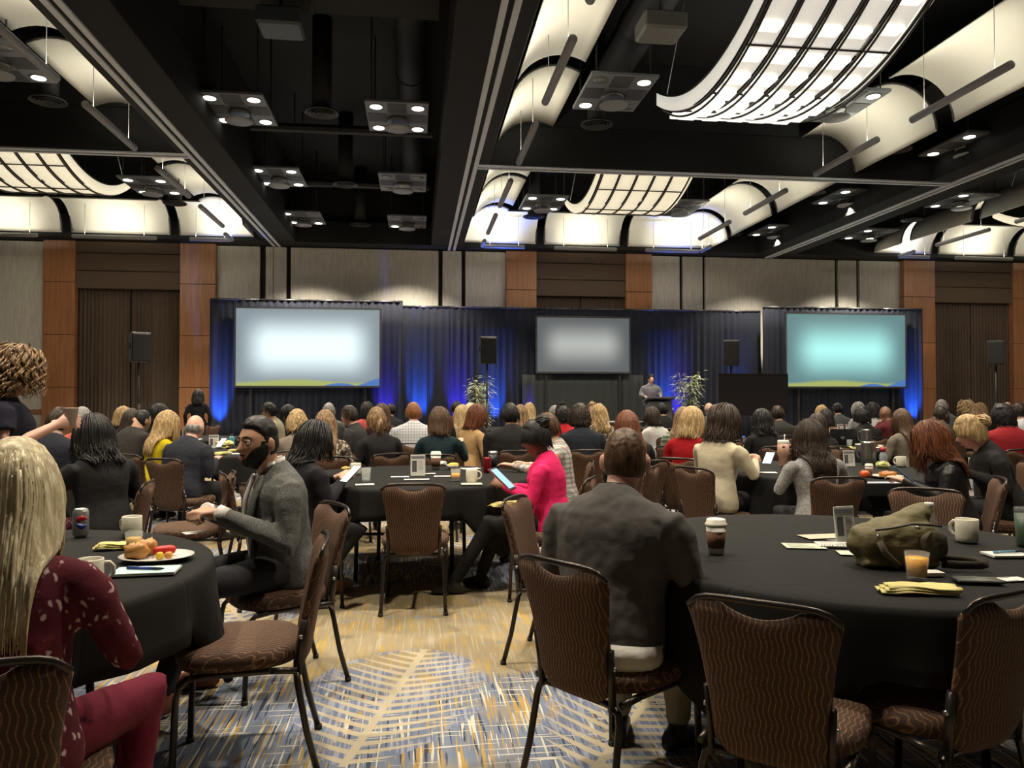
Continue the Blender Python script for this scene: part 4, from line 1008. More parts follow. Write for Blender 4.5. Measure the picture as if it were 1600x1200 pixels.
    if collar:
        c = Lp(np.array([0, -.002, zp + .475])); n = 16; th = np.arange(n) * 2 * math.pi / n
        P = [[c + Lp(np.array([r * math.cos(a), r * .92 * math.sin(a) , zp + z + .012 * (-math.sin(a))])) - Lp(np.array([0, 0, zp])) for a in th] for r, z in ((.078, -.012), (.070, .03), (.064, .032), (.066, -.012))]
        MB().rings(P, cap=False, close=True).build('collar', cloth('collar', collar), t)
    # ---- legs
    bm_ = cloth('trousers ' + str(bottom), bottom) if isinstance(bottom, tuple) else bottom
    lb = MB()
    if st: LG = legs or [[(-.09, 0, .93), (-.10, .015, .52), (-.10, -.02, .09)], [(.09, 0, .93), (.10, .015, .52), (.10, -.02, .09)]]
    else: LG = legs or [[(-.09, .03, .54), (-.115, .40, .535), (-.115, .37, .10)], [(.09, .03, .54), (.115, .41, .535), (.115, .41, .10)]]
    lb.tube([(0, -.03 if not st else 0, zp - .09), (0, -.01, zp - .03), (0, 0, zp + .06)], np.array([.15, .178, .165]) * w_, 16, ref=(1, 0, 0), ry=np.array([.11, .135, .12]) * kz)
    for g_ in LG:
        h, k, a = (np.array(q, float) for q in g_)
        lb.tube([h, h * .6 + k * .4, h * .12 + k * .88, k + (k - (h + a) / 2) * .10, k * .85 + a * .15, k * .5 + a * .5, a], np.array([.088, .085, .068, .064, .063, .058, .050]) * (.92 if fem else 1), 12)
    if lower: finish(lb.build('trousers', bm_, t), vg * 1.5, 2, fold * .8, .10)
    for g_ in LG:
        a = np.array(g_[2], float); k = np.array(g_[1], float); f = np.array([a[0] * .3, .10, 0.]) if len(g_) < 4 else np.array(g_[3], float)
        f = f / np.linalg.norm(f[:2]); zb = a[2] - .10
        sb = MB(); pts = np.array([a + f * q + np.array([0, 0, zz - .10]) for q, zz in ((-.075, .05), (-.065, .045), (-.02, .052), (.05, .045), (.11, .034), (.16, .028), (.178, .026))])
        sb.tube(pts, [.018, .034, .037, .040, .043, .034, .016], 12, ref=np.cross(f, (0, 0, 1)), ry=[.03, .045, .052, .045, .033, .026, .014])
        sb.tube([a + (0, 0, -.03), a + (0, 0, .03)], [.040, .040], 10)
        shm = plain('shoe leather %s' % (shoe,), shoe, .4)
        so = sb.build('shoe', shm, t)
        if det: finish(so, .013, 1)
    # ---- hair
    style, hcx = hair[0], hair[1]; hm = hairmat(HC[hcx], STREAK.get(hcx)); hb = MB(); seed = hash(label) % 1000 if False else sum(ord(c) for c in label) % 997
    wf = w_ / (.9 if fem else 1)
    def body(p, back):
        # keeps hair outside the garment: slides it down the back or the chest
        dy, dz = p[:, 1], p[:, 2] - zp; y0 = dy * cl - dz * sl; z0 = dz * cl + dy * sl
        rx = np.interp(z0, prof[:, 0], prof[:, 1]) * wf + .012; ry = np.interp(z0, prof[:, 0], prof[:, 2]) * kz + .004; yo = np.interp(z0, prof[:, 0], prof[:, 3])
        ins = (np.abs(p[:, 0]) < rx) & (z0 < .50) & (z0 > -.09); h_ = ry * np.sqrt(np.clip(1 - (p[:, 0] / rx) ** 2, 0, 1))
        y1 = np.where(back, np.minimum(y0, yo - h_ - .010), np.maximum(y0, yo + h_ + .010)); y0 = np.where(ins, y1, y0)
        q = p.copy(); q[:, 1] = y0 * cl + z0 * sl; q[:, 2] = zp + z0 * cl - y0 * sl; return q
    N = (90, 185, 600)[det]; R0 = (.0112, .0074, .0044)[det]; K = (8, 10, 15)[det]
    if style == 'bald': hb = None
    elif style == 'buzz': add_cap(hb, hc, Rh, .005, .0008, seed, 56, 44)
    elif style == 'short': add_cap(hb, hc, Rh, .013, .002, seed); strands(hb, hc, Rh, body, (60, 110, 260)[det], .015, R0 * .7, .003, 20, seed, .014, 6, top=.1)
    elif style == 'crop': add_cap(hb, hc, Rh, .0035, .0004, seed, 72, 56, line=lambda d, s_: hairline(d, '') * sm(-.56, -.44, d[..., 2])); add_cap(hb, hc, Rh, .009 if hcx == 'black' else .004, .0012, seed + 1, 72, 56, line=lambda d, s_: hairline(d, '') * sm(.12, .5, d[..., 2]))
    elif style == 'fringe':
        def ring(d, s_): return hairline(d, '') * sm(.28, .16, d[..., 2]) * sm(.25, -.05, d[..., 1])
        add_cap(hb, hc, Rh, .006, .001, seed, line=ring)
    elif style == 'curlyshort': add_cap(hb, hc, Rh, .022, .006, seed); strands(hb, hc, Rh, body, N, .07, R0 * .9, .008, 90, seed, .024, K)
    elif style == 'curly': add_cap(hb, hc, Rh, .022, .006, seed); strands(hb, hc, Rh, body, int(N * .5), .13, R0 * 1.6, .017, 85, seed, .024, 44 if det else 20, volume=.045)
    elif style == 'bob': add_cap(hb, hc, Rh, .016, .002, seed); strands(hb, hc, Rh, body, N, .135, R0, .003, 25, seed, .022, K, volume=.008)
    elif style == 'long': add_cap(hb, hc, Rh, .014, .002, seed); strands(hb, hc, Rh, body, int(N * 1.15), hair[2] if len(hair) > 2 else .34, R0 * 1.25, .003, 18, seed, .018, K, volume=.003)
    elif style == 'wavy': add_cap(hb, hc, Rh, .018, .003, seed); strands(hb, hc, Rh, body, int(N * 1.15), hair[2] if len(hair) > 2 else .30, R0, .013, 48, seed, .024, K + 4, fan=.03, volume=.012)
    elif style in ('pony', 'updo', 'bun'):
        add_cap(hb, hc, Rh, .014, .002, seed); strands(hb, hc, Rh, body, N, .02 if style != 'pony' else .01, R0 * .7, .002, 20, seed, .014, 7, top=-.1)
        if style == 'pony':
            b = Rh @ np.array([0, -.115, .0]) + hc
            for k in range((14, 26, 60)[det]):
                rnd = np.random.RandomState(seed + k); o = rnd.normal(0, .012, 3)
                pts = [b + o * .5, b + o + (0, -.025, -.01), b + o * 1.2 + (0, -.03, -.07), b + o * 1.3 + (rnd.normal(0, .008), -.02, -.14), b + o + (rnd.normal(0, .01), -.012, -.21 - rnd.uniform(0, .03))]
                hb.tube(pts, np.array([.006, .008, .008, .006, .002]) * (1.3 if det == 0 else 1), 5)
        else:
            b = Rh @ (np.array([0, -.105, .05]) if style == 'updo' else np.array([0, -.075, .105])) + hc
            for k in range((16, 34, 60)[det]):
                rnd = np.random.RandomState(seed + k); q = rnd.uniform(0, 6.28); r = rnd.uniform(.02, .052); ax = rotm(rnd.uniform(0, 6), rnd.uniform(-.8, .8), rnd.uniform(-.8, .8))
                pts = [b + ax @ np.array([r * math.cos(q + f), r * math.sin(q + f), .02 * math.sin(2 * f + q)]) for f in np.linspace(0, 4.2, 9)]
                hb.tube(pts, np.array([.004, .009, .011, .011, .011, .011, .010, .008, .003]), 5)
    if hb is not None and hb.n: hb.build('hair', hm, t)
    if beard:
        def bl(d, s_):
            x_, y_, z_ = d[..., 0], d[..., 1], d[..., 2]
            jaw = sm(-.46, -.60, z_ - .75 * (np.abs(x_) - .30) * (np.abs(x_) > .30)) * sm(-.25, .0, y_)
            burn = .55 * sm(.62, .8, np.abs(x_)) * sm(.22, .1, z_) * sm(-.02, .14, y_) * sm(.48, .34, y_)
            mo = np.exp(-((x_ * ELL[0]) / .026) ** 2 - ((z_ * ELL[2] + .052) / .006) ** 2) * (y_ > 0)
            lip = np.exp(-((x_ * ELL[0]) / .021) ** 2 - ((z_ * ELL[2] + .066) / .007) ** 2) * (y_ > 0)
            return np.clip(np.maximum(np.maximum(jaw, burn), mo) - lip * 1.2, 0, 1)
        bb = MB(); add_cap(bb, hc, Rh, .0045, .0008, 5, 96, 80, line=bl); bb.build('beard', hairmat(HC[beard], STREAK.get(beard)), t)
    if det == 2 or hands:
        for sgn in (-1, 1):
            c = np.array([sgn * .031, .0735, .011]); eb = MB().ell((0, 0, 0), (.0125,) * 3, 14, 10).rot(loc=hc + Rh @ c); eo = eb.build('eye', M_EYEW, t)
            MB().ell((0, 0, 0), (.0062, .0030, .0062), 12, 6).rot(M=Rh, loc=hc + Rh @ (c + np.array([-.001 * sgn, .0112, 0]))).build('iris', M_IRIS, eo)
            pts = [hc + Rh @ np.array([sgn * a, b, z]) for a, b, z in ((.014, .093, .030), (.028, .090, .035), (.042, .081, .034), (.052, .070, .028))]
            MB().tube(pts, [.003, .0045, .004, .0015], 6).build('eyebrow', hairmat(HC['dark' if hcx in ('pale', 'blonde', 'fairbrown', 'brown') else hcx]), t)
            pts = [hc + Rh @ np.array([sgn * a, b, z]) for a, b, z in ((.018, .0865, .014), (.031, .090, .020), (.044, .080, .014))]
            MB().tube(pts, [.002, .0035, .002], 6).build('eyelid', skm, t)
        pts = [hc + Rh @ np.array([a, b, -.066]) for a, b in ((-.021, .084), (-.010, .0925), (0, .0945), (.010, .0925), (.021, .084))]
        MB().tube(pts, [.0015, .0045, .005, .0045, .0015], 8, ry=[.002, .007, .008, .007, .002], ref=(0, 1, 0)).build('lips', M_LIPS, t)
    t['_h'] = 1; del t['_h']
    return t, hc, Rh, Lp, zp, s
# ------------------------------------------------------------------ the cast
def seat(x, y, yaw, who):
    a = math.radians(yaw); fx, fy = -math.sin(a), math.cos(a)
    chair(x + fx * .05, y + fy * .05, yaw, 'brown banquet chair under the ' + who)
def place(x, y, yaw, lean, who, full, ztop, chair_=True, off=None, **kw):
    # x, y: ground point .06 behind the head
    a = math.radians(yaw); fx, fy = -math.sin(a), math.cos(a); k = (.045 * math.cos(math.radians(lean)) + .605 * math.sin(math.radians(lean))) - .06
    hx, hy = x - fx * k, y - fy * k
    if chair_: seat(hx, hy, yaw if off is None else off, who)
    return person(full, hx, hy, yaw, ztop, lean=lean, **kw)

def front(zp, Lp, prof, pts, off):
    pr = np.array(prof)
    out = []
    for dz, x in pts:
        rx = np.interp(dz, pr[:, 0], pr[:, 1]); ry = np.interp(dz, pr[:, 0], pr[:, 2]); yo = np.interp(dz, pr[:, 0], pr[:, 3])
        out.append(Lp(np.array([x, yo + ry * math.sqrt(max(0, 1 - min(.98, abs(x) / rx) ** 2)) + off, zp + dz])))
    return np.array(out)
MPROF = [(-.095, .16, .12, .0), (-.06, .178, .14, .0), (0, .182, .142, .0), (.09, .170, .132, .005), (.18, .170, .126, .008), (.28, .182, .130, .008), (.36, .186, .122, .0), (.42, .168, .098, -.01), (.462, .105, .074, -.01), (.498, .064, .060, .0)]

# -- woman with long pale blonde hair, lower left
place(-.98, 2.0, 10, 5, 'woman with long pale blonde hair', 'woman with long pale blonde hair in a burgundy floral blouse, lower left', 1.27, fem=1, hair=('long', 'pale', .33), topmat=cloth('burgundy floral', (.085, .010, .020), pat='floral'), bottom=(.11, .006, .022), det=2,
      arms=(((-.25, .08, .74), (-.12, .30, .81)), ((.25, .08, .74), (.13, .30, .81))), legs=[[(-.09, .03, .54), (-.06, .42, .53), (-.06, .40, .10)], [(.09, .03, .54), (.26, .36, .52), (.22, .27, .10)]], head=(10, 5))
# -- man in the grey suit
T_, hc, Rh, Lp, zp, s_ = place(-.70, 3.86, 119, 9, 'bearded man in the grey suit', 'bearded man in a grey tweed suit, hands clasped on the left table', 1.30, hair=('crop', 'black'), topmat=cloth('grey tweed', (.105, .107, .105), pat='tweed'), bottom=(.02, .02, .024), sk='tan', det=2,
      arms=(((-.255, .08, .70), (-.055, .34, .84)), ((.255, .10, .70), (.045, .365, .84))), hands=(((.65, .75, -.05), (-.2, 0, 1), 1, dict(curl=(.95, 1.1, .8))), ((-.65, .75, -.05), (.2, 0, 1), -1, dict(curl=(.95, 1.1, .8)))),
      head=(16, 0), shoe=(.16, .045, .015), beard='black', legs=[[(-.09, .03, .54), (-.14, .42, .535), (-.15, .60, .11)], [(.09, .03, .54), (.13, .42, .535), (.12, .36, .10)]], wide=1.04, fold=.016)
M_SHIRT = cloth('white shirt', (.66, .65, .63)); M_TWEED = cloth('grey tweed', (.105, .107, .105), pat='tweed')
zz = np.linspace(.46, .06, 12)
P = np.array([front(zp, Lp, MPROF, [(z, x) for x in np.linspace(-1, 1, 7) * np.interp(z, [.06, .46], [.012, .062])], .012) for z in zz]); MB().slab(P, Lp(np.array([0, .006, zp])) - Lp(np.array([0, 0, zp]))).build('shirt_front', M_SHIRT, T_)
P = np.array([front(zp, Lp, MPROF, [(z, x) for x in np.linspace(-1, 1, 3) * np.interp(z, [.06, .40, .455], [.010, .024, .014])], .022) for z in zz]); MB().slab(P, Lp(np.array([0, .006, zp])) - Lp(np.array([0, 0, zp]))).build('tie', cloth('pale tie', (.40, .38, .38)), T_)
for sg in (-1, 1):
    P = np.array([front(zp, Lp, MPROF, [(z, sg * (np.interp(z, [.06, .46], [.004, .058]) + q * np.interp(z, [.06, .30, .42, .46], [.004, .058, .05, .018]))) for q in np.linspace(0, 1, 5)], .020) for z in zz])
    MB().slab(P, Lp(np.array([0, .007, zp])) - Lp(np.array([0, 0, zp]))).build('lapel', M_TWEED, T_)
    P = []
    for a in np.linspace(0, 1, 7):
        ang = sg * (.25 + a * 2.6); r0 = .066; P.append([Lp(np.array([r0 * math.sin(ang), .068 * math.cos(ang) - .004, zp + .468 + .02 * (1 - math.cos(ang)) / 2])), Lp(np.array([r0 * .93 * math.sin(ang), .063 * math.cos(ang) - .004, zp + .505 + .02 * (1 - math.cos(ang)) / 2]))])
    MB().slab(np.array(P), np.array([0, .004, .0])).build('shirt_collar', M_SHIRT, T_)
    e, wv = (np.array([-.255, .08, .70]), np.array([-.055, .34, .84])) if sg < 0 else (np.array([.255, .10, .70]), np.array([.045, .365, .84]))
    u = (wv - e) / np.linalg.norm(wv - e); MB().tube([wv - u * .05, wv - u * .002, wv + u * .002], [.038, .037, .030], 14).build('shirt_cuff', M_SHIRT, T_)
# -- man in the dark grey sweater, seen from behind
T_, hc, Rh, Lp, zp, s_ = place(.74, 2.76, -38, 11, 'man in the charcoal sweater', 'broad man in a charcoal sweater and beige trousers seen from behind', 1.285, hair=('crop', 'brown'), topmat=cloth('charcoal sweater', (.085, .080, .077), bump=.15), bottom=(.27, .24, .18), det=2, wide=1.14, sk='rosy',
      arms=(((-.265, .06, .70), (-.10, .30, .80)), ((.275, .12, .70), (.10, .36, .81))), head=(22, 3), collar=(.012, .012, .013), fold=.022, off=-55)
MB().tube([(0, -.035, .44), (0, -.03, .48), (0, -.022, .535)], [.185, .208, .205], 24, ref=(1, 0, 0), ry=[.13, .158, .160]).build('shirt_tail', cloth('white undershirt', (.58, .57, .53)), T_)
# -- standing woman with a cup
cupm = None
T_, hc, Rh, Lp, zp, s_ = person('standing woman with curly brown hair and navy polo holding a cup', -2.20, 4.40, -62, 1.63, fem=1, hair=('curly', 'fairbrown'), topmat=cloth('navy polo', (.013, .013, .026)), bottom=(.012, .012, .014), pose='stand', lean=3, sleeve='short', det=2, sk='rosy', wide=1.12,
      arms=(((-.25, -.02, 1.17), (-.20, .16, .98)), ((.255, .02, 1.165), (.13, .27, 1.29))), hands=(None, ((-.12, .95, .12), (1, .12, .12), -1, dict(curl=(.55, .75, .6), thumb=.5))), head=(-4, 2)), None, None, None, None, None
T_ = T_[0] if isinstance(T_, tuple) else T_
# -- woman in black blazer
place(-2.05, 5.30, 50, 10, 'woman in the black blazer', 'woman with black wavy hair in a black blazer writing at the left table', 1.27, fem=1, hair=('wavy', 'black', .165), topmat=cloth('black blazer', (.012, .012, .013)), bottom=cloth('dotted burgundy skirt', (.07, .008, .016), pat='floral'), det=1, wide=1.12, arms=(((-.26, .14, .76), (-.12, .38, .815)), ((.26, .10, .74), (.12, .33, .815))), head=(8, 10), off=98)
# -- woman with phone
place(-.72, 5.22, -48, 13, 'woman holding a bright phone', 'woman with black wavy hair holding a bright phone at the centre table', 1.235, fem=1, hair=('wavy', 'black', .14), topmat=cloth('black knit top', (.011, .011, .015)), bottom=(.012, .012, .014), det=1, wide=1.15, head=(0, 16),
      arms=(((-.25, .14, .74), (-.03, .40, .86)), ((.25, .12, .74), (.07, .38, .84))), hands=(((.3, .7, .35), (-.5, -.2, .6), 1, dict(curl=(.6, .7, .5))), ((-.3, .7, .35), (.5, -.2, .6), -1, dict(curl=(.6, .7, .5)))), legs=[[(-.09, .03, .54), (-.10, .44, .55), (-.16, .50, .10)], [(.09, .03, .54), (.16, .43, .50), (.10, .10, .12)]], shoe=(.42, .22, .10))
# -- woman in pink
place(.88, 5.28, 66, 9, 'woman in the bright pink blazer', 'woman in a bright pink blazer and black trousers reading a tablet', 1.225, fem=1, hair=('bun', 'black'), topmat=cloth('pink blazer', (.70, .018, .13)), bottom=(.012, .012, .013), sk='brown', det=2, wide=1.08, head=(0, 14),
      arms=(((-.24, .10, .74), (-.06, .36, .80)), ((.24, .08, .72), (.06, .33, .78))), hands=(((.25, .8, .25), (-.6, 0, .4), 1, dict(curl=(.5, .6, .5))), ((-.2, .8, .25), (.6, 0, .4), -1, dict(curl=(.5, .6, .5)))), legs=[[(-.09, .03, .54), (-.10, .46, .52), (-.12, .72, .10)], [(.09, .03, .54), (.10, .45, .50), (.12, .60, .10)]])
R_ = [
 ('plaid', 1.17, 6.48, 80, 1.25, 0, ('short', 'brown'), (.50, .50, .47), 'plaid', 'man in the plaid shirt', 'brown-haired man in a plaid shirt reaching for a red can', 1, 1.05, 'fair', (((-.25, .12, .76), (-.16, .42, .83)), 'table')),
 ('bob', .23, 7.69, -8, 1.28, 1, ('bob', 'brown'), (.008, .022, .028), None, 'woman with a brown bob in dark teal', 'woman with a smooth brown bob and dark teal top, hand raised', 1, 1.0, 'fair', ('table', ((.25, .14, .78), (.20, .36, .92)))),
 ('bigblack', 1.01, 8.14, 5, 1.32, 0, ('short', 'black'), (.012, .012, .013), None, 'big man in a black jacket', 'big black-haired man in a black jacket seen from behind in the middle', 1, 1.28, 'tan', ('table', 'table')),
 ('pony', -.37, 7.84, 25, 1.28, 1, ('pony', 'fairbrown'), (.013, .012, .013), None, 'woman with a low ponytail', 'woman with a blonde-streaked low ponytail and dark jacket', 1, 1.05, 'fair', ('near', 'table')),
 ('camel', .65, 8.86, -55, 1.30, 1, ('bob', 'auburn'), (.42, .27, .13), None, 'woman in the camel jacket', 'auburn-haired woman in a camel jacket turned to the right', 1, 1.0, 'fair', ('table', 'near')),
 ('check', -.03, 9.54, 0, 1.32, 0, ('short', 'ginger'), (.62, .63, .66), 'check', 'man in the white checked shirt', 'ginger-haired man in a white checked shirt seen from behind', 1, 1.18, 'rosy', ('table', 'table')),
 ('blackblonde', .61, 10.24, 0, 1.28, 1, ('long', 'blonde', .30), (.012, .012, .013), None, 'blonde woman in black beside the camel jacket', 'long-haired blonde woman in black left of the camel jacket', 0, 1.0, 'fair', ('table', 'table')),
 ('profile', -.78, 9.88, 72, 1.28, 0, ('short', 'dark'), (.035, .035, .034), None, 'man in a dark blazer in profile', 'dark-haired man in a dark blazer in left profile', 1, 1.05, 'fair', ('table', 'table')),
 ('pattern', -.86, 7.54, 10, 1.26, 1, ('long', 'fairbrown', .36), (.50, .46, .36), 'spots', 'woman in the cream spotted blouse', 'woman with very long streaked brown hair and a cream spotted blouse', 1, 1.0, 'fair', ('table', 'table')),
 ('curlblond', -1.25, 8.34, 5, 1.24, 1, ('curlyshort', 'blonde'), (.20, .17, .14), None, 'woman with short curly blond hair', 'woman with short curly blond hair behind the suited man', 0, 1.0, 'fair', ('table', 'table')),
 ('navybald', -2.08, 7.49, -24, 1.24, 0, ('fringe', 'grey'), (.022, .024, .034), None, 'bald man in the navy suit', 'bald man in a navy suit jacket seen from behind', 1, 1.12, 'rosy', ('near', 'table')),
 ('yellow', -2.49, 7.96, -42, 1.25, 1, ('long', 'blonde', .30), (.46, .36, .008), None, 'blonde woman in the yellow top', 'long-haired blonde woman in a bright yellow top', 1, 1.0, 'fair', ('table', 'table')),
 ('leaning', -3.12, 9.15, -32, 1.30, 0, ('buzz', 'black'), (.030, .028, .026), None, 'man in a brown-black jacket leaning forward', 'man with cropped black hair in a dark jacket leaning forward', 0, 1.15, 'tan', ('table', 'chin')),
 ('leftnavy', -3.21, 7.34, -10, 1.29, 0, ('short', 'dark'), (.016, .018, .028), None, 'man in navy behind the cup', 'dark-haired man in navy sitting behind the raised cup', 0, 1.1, 'fair', ('table', 'table')),
 ('leftgrey', -3.48, 8.54, 10, 1.28, 1, ('short', 'grey'), (.45, .10, .08), None, 'grey-haired person in a coral top', 'grey-haired person in a coral top at the far left', 0, 1.0, 'fair', ('table', 'table')),
 ('farblond', -4.05, 11.19, -20, 1.25, 1, ('bob', 'blonde'), (.018, .018, .020), None, 'person with a blonde bob before the left curtain', 'person with a blonde bob in black before the left curtain', 0, 1.0, 'fair', ('table', 'table')),
 ('farlong', -3.57, 10.14, -20, 1.24, 1, ('long', 'dark', .3), (.020, .018, .018), None, 'woman with long dark hair left of the leaning man', 'woman with long dark hair just left of the leaning man', 0, 1.0, 'fair', ('table', 'table')),
 ('farblack', -3.54, 11.05, -30, 1.29, 1, ('wavy', 'black', .13), (.016, .016, .018), None, 'black-haired woman behind the leaning man', 'black-haired woman in black behind the leaning man', 0, 1.0, 'tan', ('table', 'chin')),
 ('darkprofile', -2.07, 11.58, 78, 1.31, 0, ('short', 'black'), (.30, .27, .18), None, 'dark-haired man in profile under the left screen', 'dark-haired man in left profile under the left screen', 0, 1.0, 'tan', ('table', 'table')),
 ('darkside', -2.00, 12.79, 70, 1.26, 1, ('bob', 'black'), (.018, .018, .02), None, 'woman with a black bob under the left screen', 'woman with a black bob under the left screen', 0, 1.0, 'fair', ('table', 'table')),
 ('greyhair', -1.42, 12.84, 0, 1.29, 0, ('short', 'grey'), (.10, .105, .10), None, 'grey-haired man in a grey jacket', 'grey-haired man in a grey jacket under the left screen', 0, 1.05, 'rosy', ('table', 'table')),
 ('redtop', -.81, 13.19, 10, 1.30, 1, ('bob', 'black'), (.55, .10, .10), None, 'black-haired person in a coral red top', 'black-haired person in a coral red top by the left screen edge', 0, 1.0, 'brown', ('table', 'table')),
 ('brownlong', -.49, 11.19, 0, 1.28, 1, ('wavy', 'brown', .28), (.06, .03, .03), None, 'woman with wavy brown hair left of the checked shirt', 'woman with wavy brown hair just left of the checked shirt', 0, 1.0, 'fair', ('table', 'table')),
 ('darkman', -.46, 14.14, -10, 1.27, 0, ('short', 'black'), (.022, .022, .026), None, 'black-haired man before the blue drape', 'black-haired man in dark grey before the blue drape', 0, 1.0, 'tan', ('table', 'table')),
 ('maroondark', .70, 13.24, 0, 1.32, 0, ('short', 'black'), (.07, .022, .022), None, 'black-haired man in maroon', 'black-haired man in maroon before the blue drape', 0, 1.0, 'brown', ('table', 'table')),
 ('palehair', .81, 11.44, 0, 1.29, 1, ('bob', 'pale'), (.05, .05, .05), None, 'woman with a pale blonde bob', 'woman with a pale blonde bob behind the camel jacket', 0, 1.0, 'fair', ('table', 'table')),
 ('longfair', 1.55, 11.34, 0, 1.27, 1, ('long', 'fairbrown', .3), (.02, .02, .02), None, 'woman with long fair hair beside the big man', 'woman with long fair hair just right of the big man in black', 0, 1.0, 'fair', ('table', 'table')),
 ('blondmid', 2.10, 14.14, 0, 1.28, 1, ('long', 'blonde', .22), (.02, .02, .02), None, 'blonde woman in the last row', 'blonde woman in black in the last row before the stage', 0, 1.0, 'fair', ('table', 'table')),
 ('orange', 2.39, 13.37, -60, 1.24, 1, ('short', 'grey'), (.60, .12, .03), None, 'person in the orange top', 'person in an orange top turned right', 0, 1.0, 'rosy', ('table', 'table')),
 ('blackred', 2.04, 10.49, 0, 1.25, 1, ('curlyshort', 'black'), (.50, .02, .03), None, 'black-haired woman in a bright red top', 'black-haired woman in a bright red top', 0, 1.05, 'brown', ('table', 'table')),
 ('blackbun', 2.46, 12.84, 0, 1.29, 1, ('bun', 'black'), (.014, .014, .015), None, 'woman with black hair in a bun', 'woman with black hair in a bun behind the red top', 0, 1.0, 'brown', ('table', 'table')),
 ('navyman', 1.77, 8.14, 0, 1.30, 0, ('curlyshort', 'dark'), (.014, .018, .026), None, 'man in the navy top', 'dark-haired man in a navy top behind the charcoal sweater', 1, 1.05, 'fair', ('table', 'table')),
 ('creamblond', 2.56, 10.54, 0, 1.28, 1, ('wavy', 'blonde', .28), (.48, .43, .32), 'spots', 'blonde woman in the cream patterned top', 'long wavy blonde woman in a cream patterned top', 0, 1.0, 'fair', ('table', 'table')),
 ('facing', 3.41, 14.66, 160, 1.29, 1, ('bun', 'fairbrown'), (.02, .02, .022), None, 'woman facing the camera', 'woman with tied-up fair hair facing the camera in the last row', 0, 1.0, 'fair', ('table', 'table')),
 ('auburn', 1.92, 6.75, 15, 1.26, 1, ('long', 'auburn', .27), (.013, .012, .012), None, 'woman with long auburn hair', 'woman with long straight auburn hair in black', 1, 1.05, 'fair', ('table', 'table')),
 ('whitetop', 3.35, 10.54, 20, 1.24, 1, ('bob', 'dark'), (.55, .55, .53), None, 'woman with dark hair in a white top', 'dark-haired woman in a white top before the lectern', 0, 1.05, 'fair', ('table', 'table')),
 ('darkback', 4.37, 13.24, 0, 1.28, 0, ('short', 'black'), (.014, .014, .016), None, 'man in black before the lectern', 'black-haired man in black before the lectern', 0, 1.05, 'tan', ('table', 'table')),
 ('greenplaid', 3.04, 8.55, -38, 1.27, 1, ('long', 'fairbrown', .30), (.16, .22, .16), 'green', 'woman in the green plaid shirt', 'fair-haired woman in a green plaid shirt', 1, 1.0, 'fair', ('table', 'near')),
 ('sidebald', 5.32, 13.44, 0, 1.30, 0, ('fringe', 'grey'), (.08, .08, .085), None, 'bald man right of the right plant', 'bald man right of the right plant', 0, 1.0, 'rosy', ('table', 'table')),
 ('redbob', 2.53, 6.9, -40, 1.29, 1, ('bob', 'blonde'), (.30, .004, .008), None, 'blonde woman in the crimson top', 'woman with a blonde bob in a crimson top', 1, 1.0, 'fair', ('table', 'table')),
 ('cream', 2.42, 5.92, -62, 1.32, 1, ('wavy', 'dark', .14), (.50, .45, .33), None, 'woman in the cream blazer', 'dark-haired woman in a cream blazer looking at her phone', 1, 1.10, 'fair', (((-.25, .12, .76), (-.04, .40, .84)), ((.26, .14, .76), (.06, .42, .83)))),
 ('behindcream', 3.89, 9.54, 0, 1.28, 1, ('bob', 'brown'), (.03, .025, .022), None, 'woman with brown hair behind the cream blazer', 'brown-haired woman right behind the cream blazer', 0, 1.0, 'fair', ('table', 'table')),
 ('darkgroup', 3.99, 8.44, 0, 1.24, 1, ('wavy', 'black', .15), (.012, .012, .013), None, 'black-haired woman left of the pink tumbler', 'black-haired woman in black behind the pink tumbler', 1, 1.1, 'tan', ('table', 'table')),
 ('darkgroup2', 5.31, 10.74, 0, 1.26, 0, ('short', 'dark'), (.03, .028, .026), None, 'dark-haired man below the dark display', 'dark-haired man in dark clothes below the dark display', 0, 1.1, 'fair', ('table', 'table')),
 ('sweater', 2.87, 5.28, 0, 1.215, 1, ('wavy', 'dark', .26), (.28, .28, .28), 'knit', 'woman in the light grey sweater', 'woman with long wavy dark hair and a light grey sweater', 2, 1.08, 'fair', (((-.27, .10, .76), (-.12, .34, .815)), ((.29, .14, .78), (.16, .34, .815)))),
 ('leather', 3.60, 4.92, 62, 1.225, 1, ('wavy', 'auburn', .24), (.010, .010, .011), None, 'woman in the black leather jacket', 'woman with wavy auburn hair in a black leather jacket', 2, 1.06, 'fair', (((-.25, .12, .74), (-.05, .36, .84)), ((.25, .10, .74), (.06, .33, .82)))),
 ('updo', 4.27, 5.38, 66, 1.29, 1, ('updo', 'blonde'), (.013, .013, .013), None, 'woman with a blonde updo', 'woman with a messy blonde updo in a black top, bent forward', 2, 1.10, 'rosy', ('table', 'near')),
 ('brownstraight', 5.54, 8.14, 5, 1.25, 1, ('long', 'brown', .36), (.17, .15, .12), None, 'woman in the taupe cardigan', 'woman with long straight brown hair in a taupe cardigan', 1, 1.05, 'fair', ('table', 'table')),
 ('blackhair', 6.24, 10.09, 0, 1.24, 1, ('curlyshort', 'black'), (.013, .013, .014), None, 'black-haired person in black beside the taupe cardigan', 'person with short black hair in black left of the taupe cardigan', 0, 1.2, 'tan', ('table', 'table')),
 ('blondefar', 7.50, 13.44, 0, 1.23, 1, ('bob', 'blonde'), (.10, .09, .08), None, 'blonde under the turquoise screen', 'person with a blonde bob under the left end of the turquoise screen', 0, 1.0, 'fair', ('table', 'table')),
 ('darksmall', 6.18, 10.94, 0, 1.20, 1, ('bob', 'black'), (.45, .30, .22), None, 'black-haired person in a peach top', 'black-haired person in a peach top under the turquoise screen', 0, 1.0, 'fair', ('table', 'table')),
